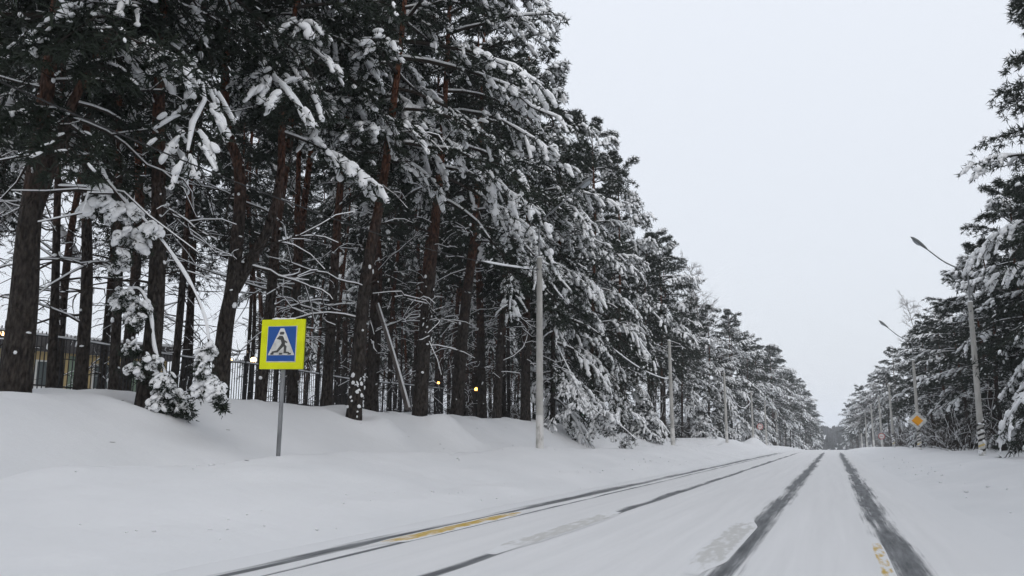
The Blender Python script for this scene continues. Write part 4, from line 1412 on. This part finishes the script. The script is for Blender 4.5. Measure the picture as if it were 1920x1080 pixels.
# ------------------------------------------------------------------ lit globe lamps in the wood
def globe(label, px, py, X, rad, material, group="lit lamps along the path in the wood", name="globe_lamp"):
    q = at_x(px, py, X)
    g0 = gz(q[0], q[1])
    t = thing(name, label, "lamp", (q[0], q[1], g0), 0, group)
    h = q[2] - g0
    m = MB(); m.tube([[0, 0, -0.2], [0, 0, h - rad * 0.8]], [0.045, 0.035], 8); m.tube([[0, 0, h - rad * 1.15], [0, 0, h - rad * 0.75]], [0.07, 0.09], 10); obj("post", m, fence_black, t)
    m = MB()
    th_ = np.linspace(0, math.pi, 10)
    prof = np.stack([np.sin(th_) * rad, -np.cos(th_) * rad], -1)
    m.tube(np.stack([0 * th_, 0 * th_, h + prof[:, 1]], -1), np.maximum(prof[:, 0], 1e-3), 14, caps=False)
    obj("globe", m, material, t)


globe("lit round lamp on a post left of the thickest trunk", 8, 625, -21.6, 0.098, globe_warm)
globe("lit round lamp, left one of the pair beside the crossing sign", 432, 676, -24.0, 0.090, globe_warm)
globe("lit round lamp close to the left edge of the crossing sign", 475, 675, -21.8, 0.112, globe_warm)
globe("lit round lamp beside the orange-barked leaning pine", 701, 682, -21.5, 0.098, globe_warm)
globe("small amber lamp right of the mound-footed pine", 822, 718, -23.0, 0.083, amber_lit)
globe("amber lamp low behind the dark leaning pines", 893, 730, -22.0, 0.120, amber_lit)
globe("tiny amber lamp far behind the third left lamp post", 1338, 802, -20.0, 0.22, amber_lit)
globe("small green light under the drooping verge pine", 1094, 775, -17.5, 0.10, green_lit, "green light in the wood", "green_lamp")

# ------------------------------------------------------------------ plough clods and fallen twigs on the snow
r = np.random.default_rng(41)


def scatter(n, xm, xs, y0, y1):
    y = y0 + (y1 - y0) * r.random(n) ** 1.4
    x = xm + r.normal(0, xs, n) + 0.3 * vnoise(y * 0.5, 0 * y, 71)
    return x, y


m = MB()
for n, xm, xs, y0, y1 in ((70, -6.9, 0.4, 7, 45), (40, -10.2, 0.5, 9, 45), (60, 3.0, 0.5, 10, 60)):
    x, y = scatter(n, xm, xs, y0, y1)
    z = ground_z(x, y)
    a = r.random(n) * 6.283
    sz = (0.012 + 0.035 * r.random(n) ** 3)[:, None] * np.array([1.3, 1.0, 0.8])
    add_blobs(m, np.stack([x, y, z + 0.3 * sz[:, 2]], -1), np.stack([np.cos(a), np.sin(a), 0 * a], -1), sz, r)
o = obj("snow_clods", m, snow_ground); o["kind"] = "stuff"
m = MB()
n = 24
x, y = scatter(n, -12.0, 1.1, 8, 42)
z = ground_z(x, y); a = r.random(n) * 6.283; L = 0.05 + 0.18 * r.random(n) ** 2
P = np.stack([x, y, z + 0.008], -1)[:, None] + np.stack([np.cos(a) * L, np.sin(a) * L, 0.02 * r.random(n)], -1)[:, None] * np.linspace(-0.5, 0.5, 3)[None, :, None]
v, f = tubes(P, np.full((n, 3), 0.004), 4); m.add(v, f)
o = obj("fallen_twigs", m, twig); o["kind"] = "stuff"

# ------------------------------------------------------------------ far wood on the hill that closes the road
r = np.random.default_rng(77)
fw = MB()
n = 1700
fxs = r.uniform(-170, 150, n); fys = r.uniform(480, 780, n)
for xq, yq in zip(fxs, fys):
    if -32 < xq < -4 and 560 < yq < 700:
        continue                                                   # a snowfield among the trees
    z0 = gz(xq, yq); hh = r.uniform(5, 8); w = r.uniform(2.2, 3.8)
    lv = 4
    for L3 in range(lv):
        zb = z0 + hh * (0.08 + 0.22 * L3); zt = z0 + hh * min(1.0, 0.42 + 0.22 * L3)
        ww = w * (1 - 0.2 * L3)
        a = np.arange(6) * math.pi / 3 + r.random()
        ring = np.stack([xq + np.cos(a) * ww * (0.7 + 0.5 * r.random(6)), yq + np.sin(a) * ww, np.full(6, zb) + r.normal(0, 0.3, 6)], -1)
        fw.add(np.vstack([ring, [xq + r.normal(0, .2), yq, zt]]), [[i, (i + 1) % 6, 6] for i in range(6)])
o = obj("far_wood", fw.mesh("far_wood", False), far_wood_mat); o["kind"] = "stuff"
o["label"] = "hazy dark wood on the hill at the end of the road"; o["category"] = "wood"

# ------------------------------------------------------------------ haze
hz = mat("haze_air", (0.8, 0.84, 0.9))
hn = hz.node_tree
hn.nodes.clear()
ho = hn.nodes.new("ShaderNodeOutputMaterial"); hv = hn.nodes.new("ShaderNodeVolumePrincipled")
hv.inputs["Color"].default_value = (0.90, 0.93, 0.97, 1)
hv.inputs["Density"].default_value = 0.00042
hn.links.new(hv.outputs[0], ho.inputs["Volume"])
m = MB(); m.box((0, 2065, 45), (4600, 4450, 110))
o = obj("haze", m.mesh("haze", False), hz); o["kind"] = "stuff"
